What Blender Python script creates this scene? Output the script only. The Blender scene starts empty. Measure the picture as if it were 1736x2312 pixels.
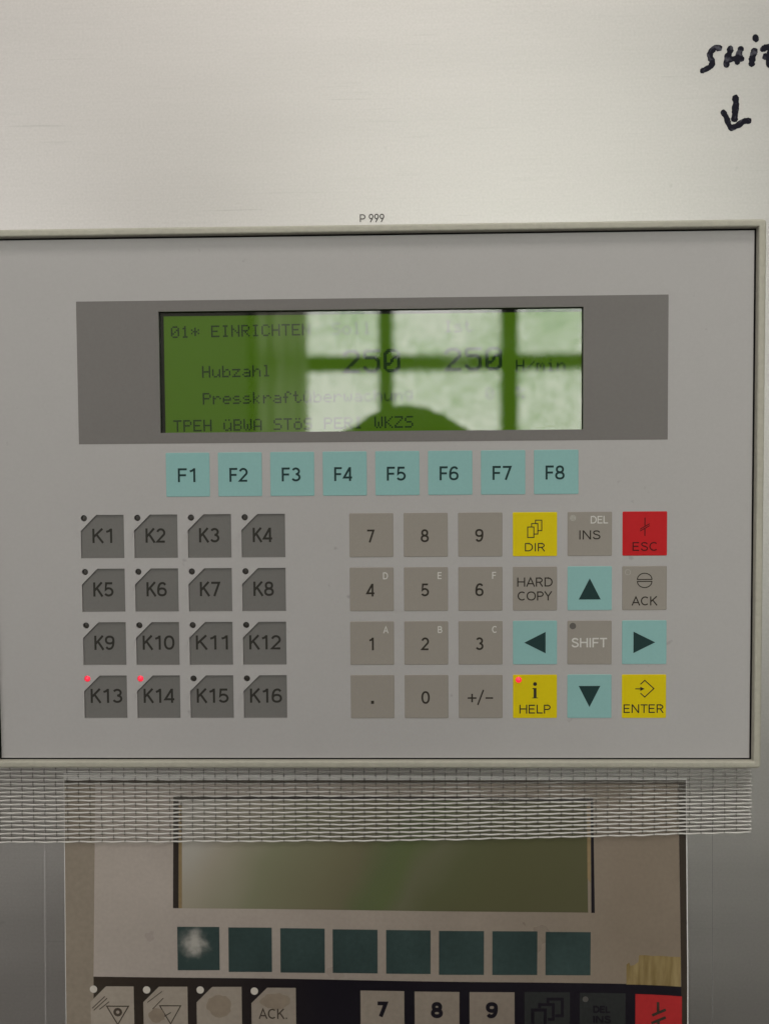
import bpy, bmesh, math, random
from mathutils import Vector, Matrix
random.seed(7)
SC = bpy.context.scene
COL = SC.collection
MM = 0.001

# ------------------------------------------------------------------ camera
cam_data = bpy.data.cameras.new('camera')
cam = bpy.data.objects.new('camera', cam_data)
COL.objects.link(cam)
cam_data.sensor_fit = 'VERTICAL'
cam_data.sensor_height = 36.0
cam_data.sensor_width = 27.0
cam_data.lens = 26.0
cam_data.clip_start = 0.01
cam_data.clip_end = 60.0
cam.matrix_world = Matrix(((0.999786, 0.006375, 0.019677, 0.0),
                           (0.019445, 0.034595, -0.999212, -0.2937),
                           (-0.007051, 0.999381, 0.034464, 0.0),
                           (0, 0, 0, 1)))
cam_data.dof.use_dof = True
cam_data.dof.focus_distance = 0.295
cam_data.dof.aperture_fstop = 6.5
SC.camera = cam

# ------------------------------------------------------------------ dim room air + exposure
world = bpy.data.worlds.new('World')
SC.world = world
world.use_nodes = True
bg = world.node_tree.nodes['Background']
bg.inputs['Color'].default_value = (1.0, 0.95, 0.92, 1)
bg.inputs['Strength'].default_value = 0.16
SC.view_settings.view_transform = 'Standard'
SC.view_settings.look = 'None'
SC.view_settings.exposure = 0.0
SC.view_settings.gamma = 1.0
SC.view_settings.use_curve_mapping = False
SC.cycles.use_denoising = True
SC.cycles.max_bounces = 8
SC.cycles.transparent_max_bounces = 24
SC.cycles.sample_clamp_indirect = 4.0

# ceiling lamp of the workshop, above the cabinet; the second is added to brighten wall and left side
for lamp_at, watts in (((0.15, -0.7, 1.5), 13.0), ((-0.95, -1.7, 1.55), 7.0)):
    lamp_data = bpy.data.lights.new('ceiling_lamp', 'AREA')
    lamp_data.shape = 'RECTANGLE'
    lamp_data.size = 1.2
    lamp_data.size_y = 0.4
    lamp_data.energy = watts
    lamp_data.color = (1.0, 0.95, 0.88)
    lamp = bpy.data.objects.new('ceiling_lamp', lamp_data)
    COL.objects.link(lamp)
    lamp.location = lamp_at
SKY_STRENGTH = 4.1

# ------------------------------------------------------------------ helpers
def lin(r, g, b):
    f = lambda c: (c / 255 / 12.92) if c / 255 <= 0.04045 else ((c / 255 + 0.055) / 1.055) ** 2.4
    return (f(r), f(g), f(b), 1.0)


def mat(name, col, rough=0.5, spec=0.4, metal=0.0, var=0.04, vscale=900.0, bump=0.0, bscale=1500.0, emit=None, estr=0.0, coat=0.0, blot=0.0, specks=0.0):
    """Principled surface with fine colour mottling, broad blotches and an optional fine bump."""
    m = bpy.data.materials.new(name)
    m.use_nodes = True
    nt = m.node_tree
    b = nt.nodes['Principled BSDF']
    b.inputs['Roughness'].default_value = rough
    b.inputs['Specular IOR Level'].default_value = spec
    b.inputs['Metallic'].default_value = metal
    b.inputs['Coat Weight'].default_value = coat
    tc = nt.nodes.new('ShaderNodeTexCoord')
    n1 = nt.nodes.new('ShaderNodeTexNoise')
    n1.inputs['Scale'].default_value = vscale
    n1.inputs['Detail'].default_value = 3
    nt.links.new(tc.outputs['Object'], n1.inputs['Vector'])
    n2 = nt.nodes.new('ShaderNodeTexNoise')
    n2.inputs['Scale'].default_value = 28.0
    n2.inputs['Detail'].default_value = 4
    nt.links.new(tc.outputs['Object'], n2.inputs['Vector'])
    a = nt.nodes.new('ShaderNodeMapRange')
    a.inputs['To Min'].default_value = 1 - 2 * var
    a.inputs['To Max'].default_value = 1 + 2 * var
    nt.links.new(n1.outputs['Fac'], a.inputs['Value'])
    c = nt.nodes.new('ShaderNodeMapRange')
    c.inputs['To Min'].default_value = 1 - 2 * (blot or var * 0.6)
    c.inputs['To Max'].default_value = 1 + 2 * (blot or var * 0.6)
    nt.links.new(n2.outputs['Fac'], c.inputs['Value'])
    mu = nt.nodes.new('ShaderNodeMath')
    mu.operation = 'MULTIPLY'
    nt.links.new(a.outputs['Result'], mu.inputs[0])
    nt.links.new(c.outputs['Result'], mu.inputs[1])
    if specks:
        n4 = nt.nodes.new('ShaderNodeTexNoise')
        n4.inputs['Scale'].default_value = 170
        n4.inputs['Detail'].default_value = 2.5
        nt.links.new(tc.outputs['Object'], n4.inputs['Vector'])
        sp = nt.nodes.new('ShaderNodeMapRange')
        sp.inputs['From Min'].default_value = 0.735
        sp.inputs['From Max'].default_value = 0.80
        sp.inputs['To Min'].default_value = 1.0
        sp.inputs['To Max'].default_value = 1.0 - specks
        nt.links.new(n4.outputs['Fac'], sp.inputs['Value'])
        m2 = nt.nodes.new('ShaderNodeMath')
        m2.operation = 'MULTIPLY'
        nt.links.new(mu.outputs[0], m2.inputs[0])
        nt.links.new(sp.outputs['Result'], m2.inputs[1])
        mu = m2
    sc = nt.nodes.new('ShaderNodeVectorMath')
    sc.operation = 'SCALE'
    sc.inputs[0].default_value = col[:3]
    nt.links.new(mu.outputs[0], sc.inputs['Scale'])
    nt.links.new(sc.outputs['Vector'], b.inputs['Base Color'])
    rr = nt.nodes.new('ShaderNodeMapRange')
    rr.inputs['From Min'].default_value = 0.3
    rr.inputs['From Max'].default_value = 0.7
    rr.inputs['To Min'].default_value = rough * 0.86
    rr.inputs['To Max'].default_value = min(1.0, rough * 1.14)
    nt.links.new(n2.outputs['Fac'], rr.inputs['Value'])
    nt.links.new(rr.outputs['Result'], b.inputs['Roughness'])
    if bump:
        n3 = nt.nodes.new('ShaderNodeTexNoise')
        n3.inputs['Scale'].default_value = bscale
        n3.inputs['Detail'].default_value = 2
        nt.links.new(tc.outputs['Object'], n3.inputs['Vector'])
        bp = nt.nodes.new('ShaderNodeBump')
        bp.inputs['Strength'].default_value = bump
        bp.inputs['Distance'].default_value = 0.0004
        nt.links.new(n3.outputs['Fac'], bp.inputs['Height'])
        nt.links.new(bp.outputs['Normal'], b.inputs['Normal'])
    if emit:
        b.inputs['Emission Color'].default_value = emit
        b.inputs['Emission Strength'].default_value = estr
    return m


def empty(name, loc, label, cat, group=None):
    o = bpy.data.objects.new(name, None)
    o.empty_display_size = 0.02
    COL.objects.link(o)
    o.location = Vector(loc) * MM
    tag(o, label, cat, group)
    return o


def tag(o, label=None, cat=None, group=None, kind=None):
    for k, v in (('label', label), ('category', cat), ('group', group), ('kind', kind)):
        if v:
            o[k] = v
    return o


def base_of(o):
    v = Vector(o.location)
    while o.parent:
        o = o.parent
        v += o.location
    return v


def link(name, me, m, parent=None, label=None, loc=None):
    """me holds world millimetres (or millimetres round loc); links ONE mesh object under parent."""
    o = bpy.data.objects.new(name, me)
    COL.objects.link(o)
    if m is not None and not me.materials:
        me.materials.append(m)
    pb = base_of(parent) if parent else Vector((0, 0, 0))
    if loc is None:
        me.transform(Matrix.Scale(MM, 4))
        me.transform(Matrix.Translation(-pb))
    else:
        o.location = Vector(loc) * MM - pb
    if parent:
        o.parent = parent
    if label:
        o['label'] = label
    return o


class MB:
    """Collects faces in millimetres: x right, z up, y away from the viewer."""
    def __init__(s):
        s.v, s.f = [], []

    def poly(s, pts):
        i = len(s.v)
        s.v += [tuple(p) for p in pts]
        s.f.append(tuple(range(i, i + len(pts))))

    def grid(s, rows, closed=False):
        i = len(s.v)
        n = len(rows[0])
        for r in rows:
            s.v += [tuple(p) for p in r]
        for a in range(len(rows) - 1):
            for b in range(n if closed else n - 1):
                c = (b + 1) % n
                s.f.append((i + a * n + b, i + a * n + c, i + (a + 1) * n + c, i + (a + 1) * n + b))

    def box(s, x0, x1, y0, y1, z0, z1):
        i = len(s.v)
        s.v += [(x, y, z) for x in (x0, x1) for y in (y0, y1) for z in (z0, z1)]
        for q in ((0, 1, 3, 2), (4, 6, 7, 5), (0, 4, 5, 1), (2, 3, 7, 6), (0, 2, 6, 4), (1, 5, 7, 3)):
            s.f.append(tuple(i + k for k in q))

    def prism(s, pts, yf, yb, bev=0.0):
        """pts (x, z) counter-clockwise seen from the viewer; front at yf with a small chamfer."""
        n = len(pts)
        cx = sum(p[0] for p in pts) / n
        cz = sum(p[1] for p in pts) / n
        ins = inset(pts, bev) if bev else pts
        i = len(s.v)
        s.v += [(x, yf, z) for x, z in ins]
        s.v += [(x, yf + bev, z) for x, z in pts]
        s.v += [(x, yb, z) for x, z in pts]
        s.f.append(tuple(range(i, i + n)))
        for a in (0, n):
            for k in range(n):
                j = (k + 1) % n
                s.f.append((i + a + k, i + a + n + k, i + a + n + j, i + a + j))

    def ribbon(s, pts, w, y, closed=False, caps=0, jit=0.0, yfun=None):
        """one mitred flat strip along a polyline of (x, z); w is a number or a list."""
        n = len(pts)
        P = [Vector(p) for p in pts]
        W = w if isinstance(w, list) else [w] * n
        L, Rr = [], []
        for k in range(n):
            a = P[k - 1] if (k or closed) else None
            c = P[(k + 1) % n] if (k < n - 1 or closed) else None
            d1 = (P[k] - a).normalized() if a is not None else None
            d2 = (c - P[k]).normalized() if c is not None else None
            if d1 is None: d1 = d2
            if d2 is None: d2 = d1
            n1, n2 = Vector((-d1.y, d1.x)), Vector((-d2.y, d2.x))
            m = (n1 + n2)
            m = m.normalized() if m.length > 1e-6 else n1
            k_ = 1 / max(0.45, m.dot(n1))
            hw = W[k] / 2 * k_
            j1 = 1 + random.uniform(-jit, jit)
            j2 = 1 + random.uniform(-jit, jit)
            L.append(P[k] + m * hw * j1)
            Rr.append(P[k] - m * hw * j2)
        yy = yfun or (lambda x, z: 0.0)
        if caps and not closed:
            for end in (0, 1):
                k = -1 if end else 0
                d = (P[-1] - P[-2]).normalized() if end else (P[0] - P[1]).normalized()
                c0, hw = P[k], W[k] / 2
                arc = []
                for t in range(1, caps):
                    an = math.pi * t / caps
                    arc.append((math.cos(an), math.sin(an)))
                nrm = (L[k] - Rr[k]).normalized()
                if end:
                    endp = [c0 + nrm * hw * a_ + d * hw * b_ * (1 + random.uniform(-jit, jit) * 2) for a_, b_ in arc]
                else:
                    startp = [c0 + nrm * hw * a_ + d * hw * b_ * (1 + random.uniform(-jit, jit) * 2) for a_, b_ in arc]
            i = len(s.v)
            allp = L + endp + Rr[::-1] + startp[::-1]
            s.v += [(p.x, y + yy(p.x, p.y), p.y) for p in allp]
            ne = len(endp)
            for k in range(n - 1):
                s.f.append((i + k, i + k + 1, i + 2 * n + ne - 2 - k, i + 2 * n + ne - 1 - k))
            s.f.append(tuple(i + q for q in range(n - 1, n + ne + 1)))
            s.f.append(tuple(i + q for q in ([0] + [2 * n + ne - 1] + list(range(2 * n + ne, len(allp))))))
            return
        i = len(s.v)
        for a, b in zip(L, Rr):
            s.v += [(a.x, y + yy(a.x, a.y), a.y), (b.x, y + yy(b.x, b.y), b.y)]
        for k in range(n if closed else n - 1):
            j = (k + 1) % n
            s.f.append((i + 2 * k, i + 2 * j, i + 2 * j + 1, i + 2 * k + 1))

    def tube(s, pts, r, n=6):
        rows = []
        for k, p in enumerate(pts):
            p = Vector(p)
            a, b = Vector(pts[max(k - 1, 0)]), Vector(pts[min(k + 1, len(pts) - 1)])
            d = (b - a).normalized()
            u = d.orthogonal().normalized() if abs(d.y) > 0.9 else d.cross(Vector((0, 1, 0))).normalized()
            v = d.cross(u)
            rr = r if not isinstance(r, list) else r[k]
            rows.append([p + (u * math.cos(t * 2 * math.pi / n) + v * math.sin(t * 2 * math.pi / n)) * rr for t in range(n)])
        s.grid(rows, True)

    def text(s, body, cx, cz, cap, y, squeeze=1.0, weight=0.135, align='c', yfun=None, width=None):
        x, strokes = 0.0, []
        for ch in body:
            adv, st = GLYPH[ch]
            strokes += [([(x + px, pz) for px, pz in pts], cl) for pts, cl in st]
            x += adv + .02
        xs = [p[0] for pts, _ in strokes for p in pts]
        x0, x1 = min(xs), max(xs)
        sx = cap * squeeze
        if width:
            sx = (width - weight * cap) / max(x1 - x0, .01)
        off = {'c': cx - (x0 + x1) / 2 * sx, 'l': cx - x0 * sx, 'r': cx - x1 * sx}[align]
        for n_, (pts, cl) in enumerate(strokes):
            s.ribbon([(off + px * sx, cz + (pz - .5) * cap) for px, pz in pts], weight * cap, y - .004 * (n_ % 5), closed=bool(cl), yfun=yfun)

    def disc(s, cx, cz, r, y, n=24):
        s.poly([(cx + r * math.cos(2 * math.pi * k / n), y, cz + r * math.sin(2 * math.pi * k / n)) for k in range(n)])

    def dome(s, cx, cz, r, y0, h, n=20, m=6):
        rows = []
        for a in range(m + 1):
            t = a / m * math.pi / 2
            rr = max(r * math.cos(t), 0.01)
            rows.append([(cx + rr * math.cos(2 * math.pi * k / n), y0 - h * math.sin(t), cz + rr * math.sin(2 * math.pi * k / n)) for k in range(n)])
        s.grid(rows, True)

    def mesh(s, name, smooth=False, face=None):
        me = bpy.data.meshes.new(name)
        me.from_pydata(s.v, [], s.f)
        bm = bmesh.new()
        bm.from_mesh(me)
        if face:   # flat prints: turn every face to the viewer
            for f in bm.faces:
                f.normal_update()
                if f.normal.y > 0:
                    f.normal_flip()
        else:
            bmesh.ops.recalc_face_normals(bm, faces=bm.faces)
        bm.to_mesh(me)
        bm.free()
        for p in me.polygons:
            p.use_smooth = smooth
        return me


def inset(pts, d):
    n = len(pts)
    out = []
    for k in range(n):
        p0, p1, p2 = Vector(pts[k - 1]), Vector(pts[k]), Vector(pts[(k + 1) % n])
        d1, d2 = (p1 - p0).normalized(), (p2 - p1).normalized()
        n1, n2 = Vector((-d1.y, d1.x)), Vector((-d2.y, d2.x))
        m = (n1 + n2) / (1 + n1.dot(n2))
        q = p1 + m * d
        out.append((q.x, q.y))
    return out


def arc(cx, cz, rx, rz, a0, a1, n=14):
    return [(cx + rx * math.cos(math.radians(a0 + (a1 - a0) * k / n)), cz + rz * math.sin(math.radians(a0 + (a1 - a0) * k / n))) for k in range(n + 1)]


def smooth_line(pts, n=6):
    out = []
    P = [Vector(p) for p in pts]
    for k in range(len(P) - 1):
        p0 = P[k - 1] if k else P[0] * 2 - P[1]
        p1, p2 = P[k], P[k + 1]
        p3 = P[k + 2] if k + 2 < len(P) else P[-1] * 2 - P[-2]
        for t in range(n):
            u = t / n
            out.append(tuple(0.5 * ((2 * p1) + (p2 - p0) * u + (2 * p0 - 5 * p1 + 4 * p2 - p3) * u * u + (3 * p1 - p0 - 3 * p2 + p3) * u ** 3)))
    out.append(tuple(P[-1]))
    return out


def oval(cx, cz, rx, rz, n=28, e=2.25):
    out = []
    for k in range(n):
        a = 2 * math.pi * k / n
        c, s_ = math.cos(a), math.sin(a)
        out.append((cx + rx * math.copysign(abs(c) ** (2 / e), c), cz + rz * math.copysign(abs(s_) ** (2 / e), s_)))
    return out


_hook = smooth_line([(.575, .80), (.48, .905), (.36, .93), (.22, .87), (.125, .70), (.088, .48), (.088, .30)], 3)
# plain sans capitals and figures as centre lines on a cap height of 1: advance, [(points, closed), ...]
GLYPH = {
 '0': (.68, [(oval(.34, .5, .265, .43), 1)]),
 '1': (.60, [([(.37, 0), (.37, 1)], 0), ([(.10, .775), (.25, .83), (.37, .95)], 0)]),
 '2': (.68, [(arc(.335, .685, .235, .245, 165, -30) + [(.09, .07), (.60, .07)], 0)]),
 '3': (.68, [(arc(.32, .725, .215, .205, 155, -90), 0), (arc(.32, .295, .25, .225, 90, -155), 0)]),
 '4': (.70, [([(.66, .25), (.08, .25), (.49, .95)], 0), ([(.51, 0), (.51, 1)], 0)]),
 '5': (.68, [([(.58, .93), (.17, .93), (.13, .49)] + arc(.325, .325, .265, .255, 128, -150), 0)]),
 '6': (.68, [(oval(.34, .31, .252, .24), 1), (_hook, 0)]),
 '7': (.64, [([(.05, .93), (.56, .93), (.24, 0)], 0)]),
 '8': (.68, [(oval(.335, .725, .205, .205), 1), (oval(.335, .285, .25, .215), 1)]),
 '9': (.68, [(oval(.34, .69, .252, .24), 1), ([(.68 - x, 1 - z) for x, z in _hook], 0)]),
 'A': (.74, [([(.04, 0), (.365, .955), (.69, 0)], 0), ([(.16, .32), (.57, .32)], 0)]),
 'B': (.70, [([(.09, .07), (.09, .93), (.35, .93)] + arc(.35, .725, .19, .205, 90, -90) + [(.09, .52)], 0), ([(.09, .52), (.37, .52)] + arc(.37, .295, .22, .225, 90, -90) + [(.09, .07)], 0)]),
 'C': (.76, [(arc(.40, .5, .325, .43, 48, 312, 22), 0)]),
 'D': (.76, [([(.09, .07), (.09, .93), (.34, .93)] + arc(.34, .5, .32, .43, 90, -90, 18), 1)]),
 'E': (.66, [([(.58, .93), (.09, .93), (.09, .07), (.58, .07)], 0), ([(.09, .52), (.53, .52)], 0)]),
 'F': (.63, [([(.57, .93), (.09, .93), (.09, 0)], 0), ([(.09, .50), (.52, .50)], 0)]),
 'H': (.76, [([(.09, 0), (.09, 1)], 0), ([(.65, 0), (.65, 1)], 0), ([(.09, .52), (.65, .52)], 0)]),
 'I': (.26, [([(.12, 0), (.12, 1)], 0)]),
 'K': (.70, [([(.09, 0), (.09, 1)], 0), ([(.60, 1), (.11, .43)], 0), ([(.25, .61), (.63, 0)], 0)]),
 'L': (.60, [([(.09, 1), (.09, .07), (.55, .07)], 0)]),
 'N': (.76, [([(.09, 0), (.09, 1)], 0), ([(.64, 0), (.64, 1)], 0), ([(.10, .97), (.63, .03)], 0)]),
 'O': (.86, [(oval(.42, .5, .345, .43), 1)]),
 'P': (.65, [([(.09, 0), (.09, .93), (.34, .93)] + arc(.34, .695, .22, .235, 90, -90) + [(.09, .46)], 0)]),
 'R': (.70, [([(.09, 0), (.09, .93), (.35, .93)] + arc(.35, .705, .21, .225, 90, -90) + [(.09, .48)], 0), ([(.35, .48), (.60, 0)], 0)]),
 'S': (.68, [(smooth_line([(.555, .76), (.48, .885), (.33, .93), (.17, .885), (.105, .745), (.18, .60), (.34, .525), (.51, .43), (.575, .27), (.50, .115), (.33, .07), (.16, .115), (.08, .27)], 3), 0)]),
 'T': (.64, [([(.02, .93), (.62, .93)], 0), ([(.32, 0), (.32, .93)], 0)]),
 'Y': (.66, [([(.03, 1), (.33, .46), (.63, 1)], 0), ([(.33, .50), (.33, 0)], 0)]),
 '.': (.28, [([(.10, 0), (.10, .14)], 0)]),
}


def holed_sheet(outer, holes, half):
    """flat sheet of thickness 2*half with holes; outlines as lists of (x, z); y from -half to +half."""
    cu = bpy.data.curves.new('outline', 'CURVE')
    cu.dimensions = '2D'
    cu.fill_mode = 'BOTH'
    cu.extrude = half
    for pts in [outer] + holes:
        sp = cu.splines.new('POLY')
        sp.points.add(len(pts) - 1)
        for p, (x, z) in zip(sp.points, pts):
            p.co = (x, z, 0, 1)
        sp.use_cyclic_u = True
    o = bpy.data.objects.new('outline', cu)
    COL.objects.link(o)
    dg = bpy.context.evaluated_depsgraph_get()
    dg.update()
    me = bpy.data.meshes.new_from_object(o.evaluated_get(dg))
    bpy.data.objects.remove(o)
    bpy.data.curves.remove(cu)
    me.transform(Matrix(((1, 0, 0, 0), (0, 0, -1, 0), (0, 1, 0, 0), (0, 0, 0, 1))))
    for p in me.polygons:
        p.use_smooth = False
    return me


def circle(cx, cz, r, n=22):
    return [(cx + r * math.cos(2 * math.pi * k / n), cz + r * math.sin(2 * math.pi * k / n)) for k in range(n)]


def rect(x0, x1, z0, z1):
    return [(x0, z0), (x1, z0), (x1, z1), (x0, z1)]


def rring(x0, x1, z0, z1, r, y, n=6):
    out = []
    for cx, cz, a0 in ((x1 - r, z0 + r, -90), (x1 - r, z1 - r, 0), (x0 + r, z1 - r, 90), (x0 + r, z0 + r, 180)):
        for k in range(n + 1):
            a = math.radians(a0 + 90 * k / n)
            out.append((cx + r * math.cos(a), y, cz + r * math.sin(a)))
    return out


# ------------------------------------------------------------------ materials
def brushed_metal():
    m = bpy.data.materials.new('brushed_aluminium')
    m.use_nodes = True
    nt = m.node_tree
    b = nt.nodes['Principled BSDF']
    b.inputs['Metallic'].default_value = 1.0
    b.inputs['Anisotropic'].default_value = 0.25
    tg = nt.nodes.new('ShaderNodeTangent')
    tg.direction_type = 'UV_MAP'
    nt.links.new(tg.outputs['Tangent'], b.inputs['Tangent'])
    b.inputs['Anisotropic Rotation'].default_value = 0.25
    tc = nt.nodes.new('ShaderNodeTexCoord')
    mp = nt.nodes.new('ShaderNodeMapping')
    mp.inputs['Scale'].default_value = (28, 28, 1500)
    nt.links.new(tc.outputs['Object'], mp.inputs['Vector'])
    n1 = nt.nodes.new('ShaderNodeTexNoise')
    n1.inputs['Scale'].default_value = 1.0
    n1.inputs['Detail'].default_value = 3
    nt.links.new(mp.outputs['Vector'], n1.inputs['Vector'])
    mp2 = nt.nodes.new('ShaderNodeMapping')
    mp2.inputs['Scale'].default_value = (6, 6, 40)
    nt.links.new(tc.outputs['Object'], mp2.inputs['Vector'])
    n2 = nt.nodes.new('ShaderNodeTexNoise')
    n2.inputs['Scale'].default_value = 1.0
    n2.inputs['Detail'].default_value = 5
    nt.links.new(mp2.outputs['Vector'], n2.inputs['Vector'])
    r1 = nt.nodes.new('ShaderNodeMapRange')
    r1.inputs['To Min'].default_value = 0.962
    r1.inputs['To Max'].default_value = 1.038
    nt.links.new(n1.outputs['Fac'], r1.inputs['Value'])
    r2 = nt.nodes.new('ShaderNodeMapRange')
    r2.inputs['To Min'].default_value = 0.92
    r2.inputs['To Max'].default_value = 1.08
    nt.links.new(n2.outputs['Fac'], r2.inputs['Value'])
    mu = nt.nodes.new('ShaderNodeMath')
    mu.operation = 'MULTIPLY'
    nt.links.new(r1.outputs['Result'], mu.inputs[0])
    nt.links.new(r2.outputs['Result'], mu.inputs[1])
    # small grey specks and smudges left on the sheet
    n3 = nt.nodes.new('ShaderNodeTexNoise')
    n3.inputs['Scale'].default_value = 95.0
    n3.inputs['Detail'].default_value = 2
    nt.links.new(tc.outputs['Object'], n3.inputs['Vector'])
    r3 = nt.nodes.new('ShaderNodeMapRange')
    r3.inputs['From Min'].default_value = 0.74
    r3.inputs['From Max'].default_value = 0.82
    r3.inputs['To Min'].default_value = 1.0
    r3.inputs['To Max'].default_value = 0.72
    nt.links.new(n3.outputs['Fac'], r3.inputs['Value'])
    mu2 = nt.nodes.new('ShaderNodeMath')
    mu2.operation = 'MULTIPLY'
    nt.links.new(mu.outputs[0], mu2.inputs[0])
    nt.links.new(r3.outputs['Result'], mu2.inputs[1])
    mp4 = nt.nodes.new('ShaderNodeMapping')
    mp4.inputs['Rotation'].default_value = (0, 0.03, 0)
    mp4.inputs['Scale'].default_value = (22, 22, 620)
    nt.links.new(tc.outputs['Object'], mp4.inputs['Vector'])
    n4 = nt.nodes.new('ShaderNodeTexNoise')
    n4.inputs['Scale'].default_value = 1.0
    n4.inputs['Detail'].default_value = 3
    nt.links.new(mp4.outputs['Vector'], n4.inputs['Vector'])
    r4 = nt.nodes.new('ShaderNodeMapRange')
    r4.inputs['From Min'].default_value = 0.66
    r4.inputs['From Max'].default_value = 0.76
    r4.inputs['To Min'].default_value = 1.0
    r4.inputs['To Max'].default_value = 0.88
    nt.links.new(n4.outputs['Fac'], r4.inputs['Value'])
    n5 = nt.nodes.new('ShaderNodeTexNoise')
    n5.inputs['Scale'].default_value = 1100
    n5.inputs['Detail'].default_value = 2
    nt.links.new(tc.outputs['Object'], n5.inputs['Vector'])
    r5 = nt.nodes.new('ShaderNodeMapRange')
    r5.inputs['To Min'].default_value = 0.90
    r5.inputs['To Max'].default_value = 1.10
    nt.links.new(n5.outputs['Fac'], r5.inputs['Value'])
    mu5 = nt.nodes.new('ShaderNodeMath')
    mu5.operation = 'MULTIPLY'
    nt.links.new(r4.outputs['Result'], mu5.inputs[0])
    nt.links.new(r5.outputs['Result'], mu5.inputs[1])
    mu3 = nt.nodes.new('ShaderNodeMath')
    mu3.operation = 'MULTIPLY'
    nt.links.new(mu2.outputs[0], mu3.inputs[0])
    nt.links.new(mu5.outputs[0], mu3.inputs[1])
    sc = nt.nodes.new('ShaderNodeVectorMath')
    sc.operation = 'SCALE'
    sc.inputs[0].default_value = (0.480, 0.463, 0.452)
    nt.links.new(mu3.outputs[0], sc.inputs['Scale'])
    nt.links.new(sc.outputs['Vector'], b.inputs['Base Color'])
    rr = nt.nodes.new('ShaderNodeMapRange')
    rr.inputs['To Min'].default_value = 0.39
    rr.inputs['To Max'].default_value = 0.50
    nt.links.new(n2.outputs['Fac'], rr.inputs['Value'])
    nt.links.new(rr.outputs['Result'], b.inputs['Roughness'])
    bp = nt.nodes.new('ShaderNodeBump')
    bp.inputs['Strength'].default_value = 0.10
    bp.inputs['Distance'].default_value = 0.0001
    nt.links.new(n1.outputs['Fac'], bp.inputs['Height'])
    nt.links.new(bp.outputs['Normal'], b.inputs['Normal'])
    return m


M_alu = brushed_metal()
M_foil = mat('grey_foil', (0.405, 0.392, 0.392), 0.55, 0.25, var=0.018, blot=0.022, bump=0.06, bscale=2500, specks=0.22)
M_band = mat('dark_grey_print', (0.165, 0.155, 0.15), 0.55, 0.25, var=0.03, bump=0.05, bscale=2500)
M_bezel = mat('textured_paint', (0.40, 0.385, 0.325), 0.5, 0.35, var=0.06, vscale=500, bump=0.55, bscale=700, blot=0.04)
M_black = mat('black_plastic', (0.012, 0.012, 0.011), 0.5, 0.3)
M_teal = mat('teal_print', (0.250, 0.450, 0.445), 0.6, 0.12, var=0.02, bump=0.04, specks=0.2, blot=0.03)
M_grey = mat('warm_grey_print', (0.285, 0.260, 0.232), 0.55, 0.25, var=0.02, bump=0.04, specks=0.2, blot=0.03)
M_yel = mat('yellow_print', (0.66, 0.525, 0.005), 0.6, 0.12, var=0.02, bump=0.04, specks=0.2, blot=0.03)
M_red = mat('red_print', (0.50, 0.016, 0.020), 0.6, 0.12, var=0.02, bump=0.04, specks=0.2, blot=0.03)
M_soft = mat('dark_key_insert', (0.158, 0.153, 0.147), 0.6, 0.2, var=0.03, specks=0.2, blot=0.03)
M_ink = mat('dark_legend_ink', (0.035, 0.030, 0.024), 0.6, 0.08)
M_inkteal = mat('petrol_legend_ink', (0.020, 0.045, 0.045), 0.6, 0.08)
M_inkred = mat('brown_red_ink', (0.075, 0.012, 0.013), 0.6, 0.08)
M_inksoft = mat('charcoal_legend_ink', (0.036, 0.034, 0.030), 0.6, 0.08)
M_white = mat('pale_legend_ink', (0.58, 0.57, 0.545), 0.6, 0.2)
M_ledoff = mat('unlit_lens', (0.035, 0.030, 0.026), 0.35, 0.4)
M_ledgrey = mat('grey_lens', (0.105, 0.095, 0.088), 0.5, 0.3)
M_ledpale = mat('worn_lens', (0.36, 0.345, 0.31), 0.5, 0.3, var=0.12, vscale=1500)
M_led = mat('lit_red_lens', (0.35, 0.006, 0.012), 0.10, 0.7, emit=(1.0, 0.045, 0.12, 1), estr=1.3)
_nt = M_led.node_tree
_lw = _nt.nodes.new('ShaderNodeLayerWeight')
_lw.inputs['Blend'].default_value = 0.35
_cr = _nt.nodes.new('ShaderNodeValToRGB')
_cr.color_ramp.elements[0].position = 0.0
_cr.color_ramp.elements[0].color = (0.95, 0.030, 0.065, 1)
_cr.color_ramp.elements[1].position = 0.45
_cr.color_ramp.elements[1].color = (0.55, 0.010, 0.028, 1)
_nt.links.new(_lw.outputs['Facing'], _cr.inputs['Fac'])
_nt.links.new(_cr.outputs['Color'], _nt.nodes['Principled BSDF'].inputs['Emission Color'])
M_pen = mat('marker_ink', (0.0155, 0.0150, 0.028), 0.5, 0.08, var=0.0)
M_lcd = mat('green_liquid_crystal', (0.055, 0.13, 0.012), 0.7, 0.0, var=0.05, vscale=1600, emit=(0.058, 0.118, 0.004, 1), estr=0.74)
M_lcdrim = mat('display_edge_black', (0.016, 0.022, 0.014), 0.6, 0.1)
M_dot = mat('dark_liquid_crystal', (0.008, 0.022, 0.010), 0.7, 0.0, emit=(0.006, 0.020, 0.008, 1), estr=0.6)


def marker_streaks(m):
    nt = m.node_tree
    b = nt.nodes['Principled BSDF']
    tc = nt.nodes.new('ShaderNodeTexCoord')
    n = nt.nodes.new('ShaderNodeTexNoise')
    n.inputs['Scale'].default_value = 330
    n.inputs['Detail'].default_value = 6
    n.inputs['Distortion'].default_value = 0.7
    nt.links.new(tc.outputs['Object'], n.inputs['Vector'])
    r = nt.nodes.new('ShaderNodeValToRGB')
    r.color_ramp.elements[0].position = 0.55
    r.color_ramp.elements[0].color = (0.0095, 0.0090, 0.017, 1)
    r.color_ramp.elements[1].position = 0.86
    r.color_ramp.elements[1].color = (0.16, 0.155, 0.19, 1)
    nt.links.new(n.outputs['Fac'], r.inputs['Fac'])
    nt.links.new(r.outputs['Color'], b.inputs['Base Color'])


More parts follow.
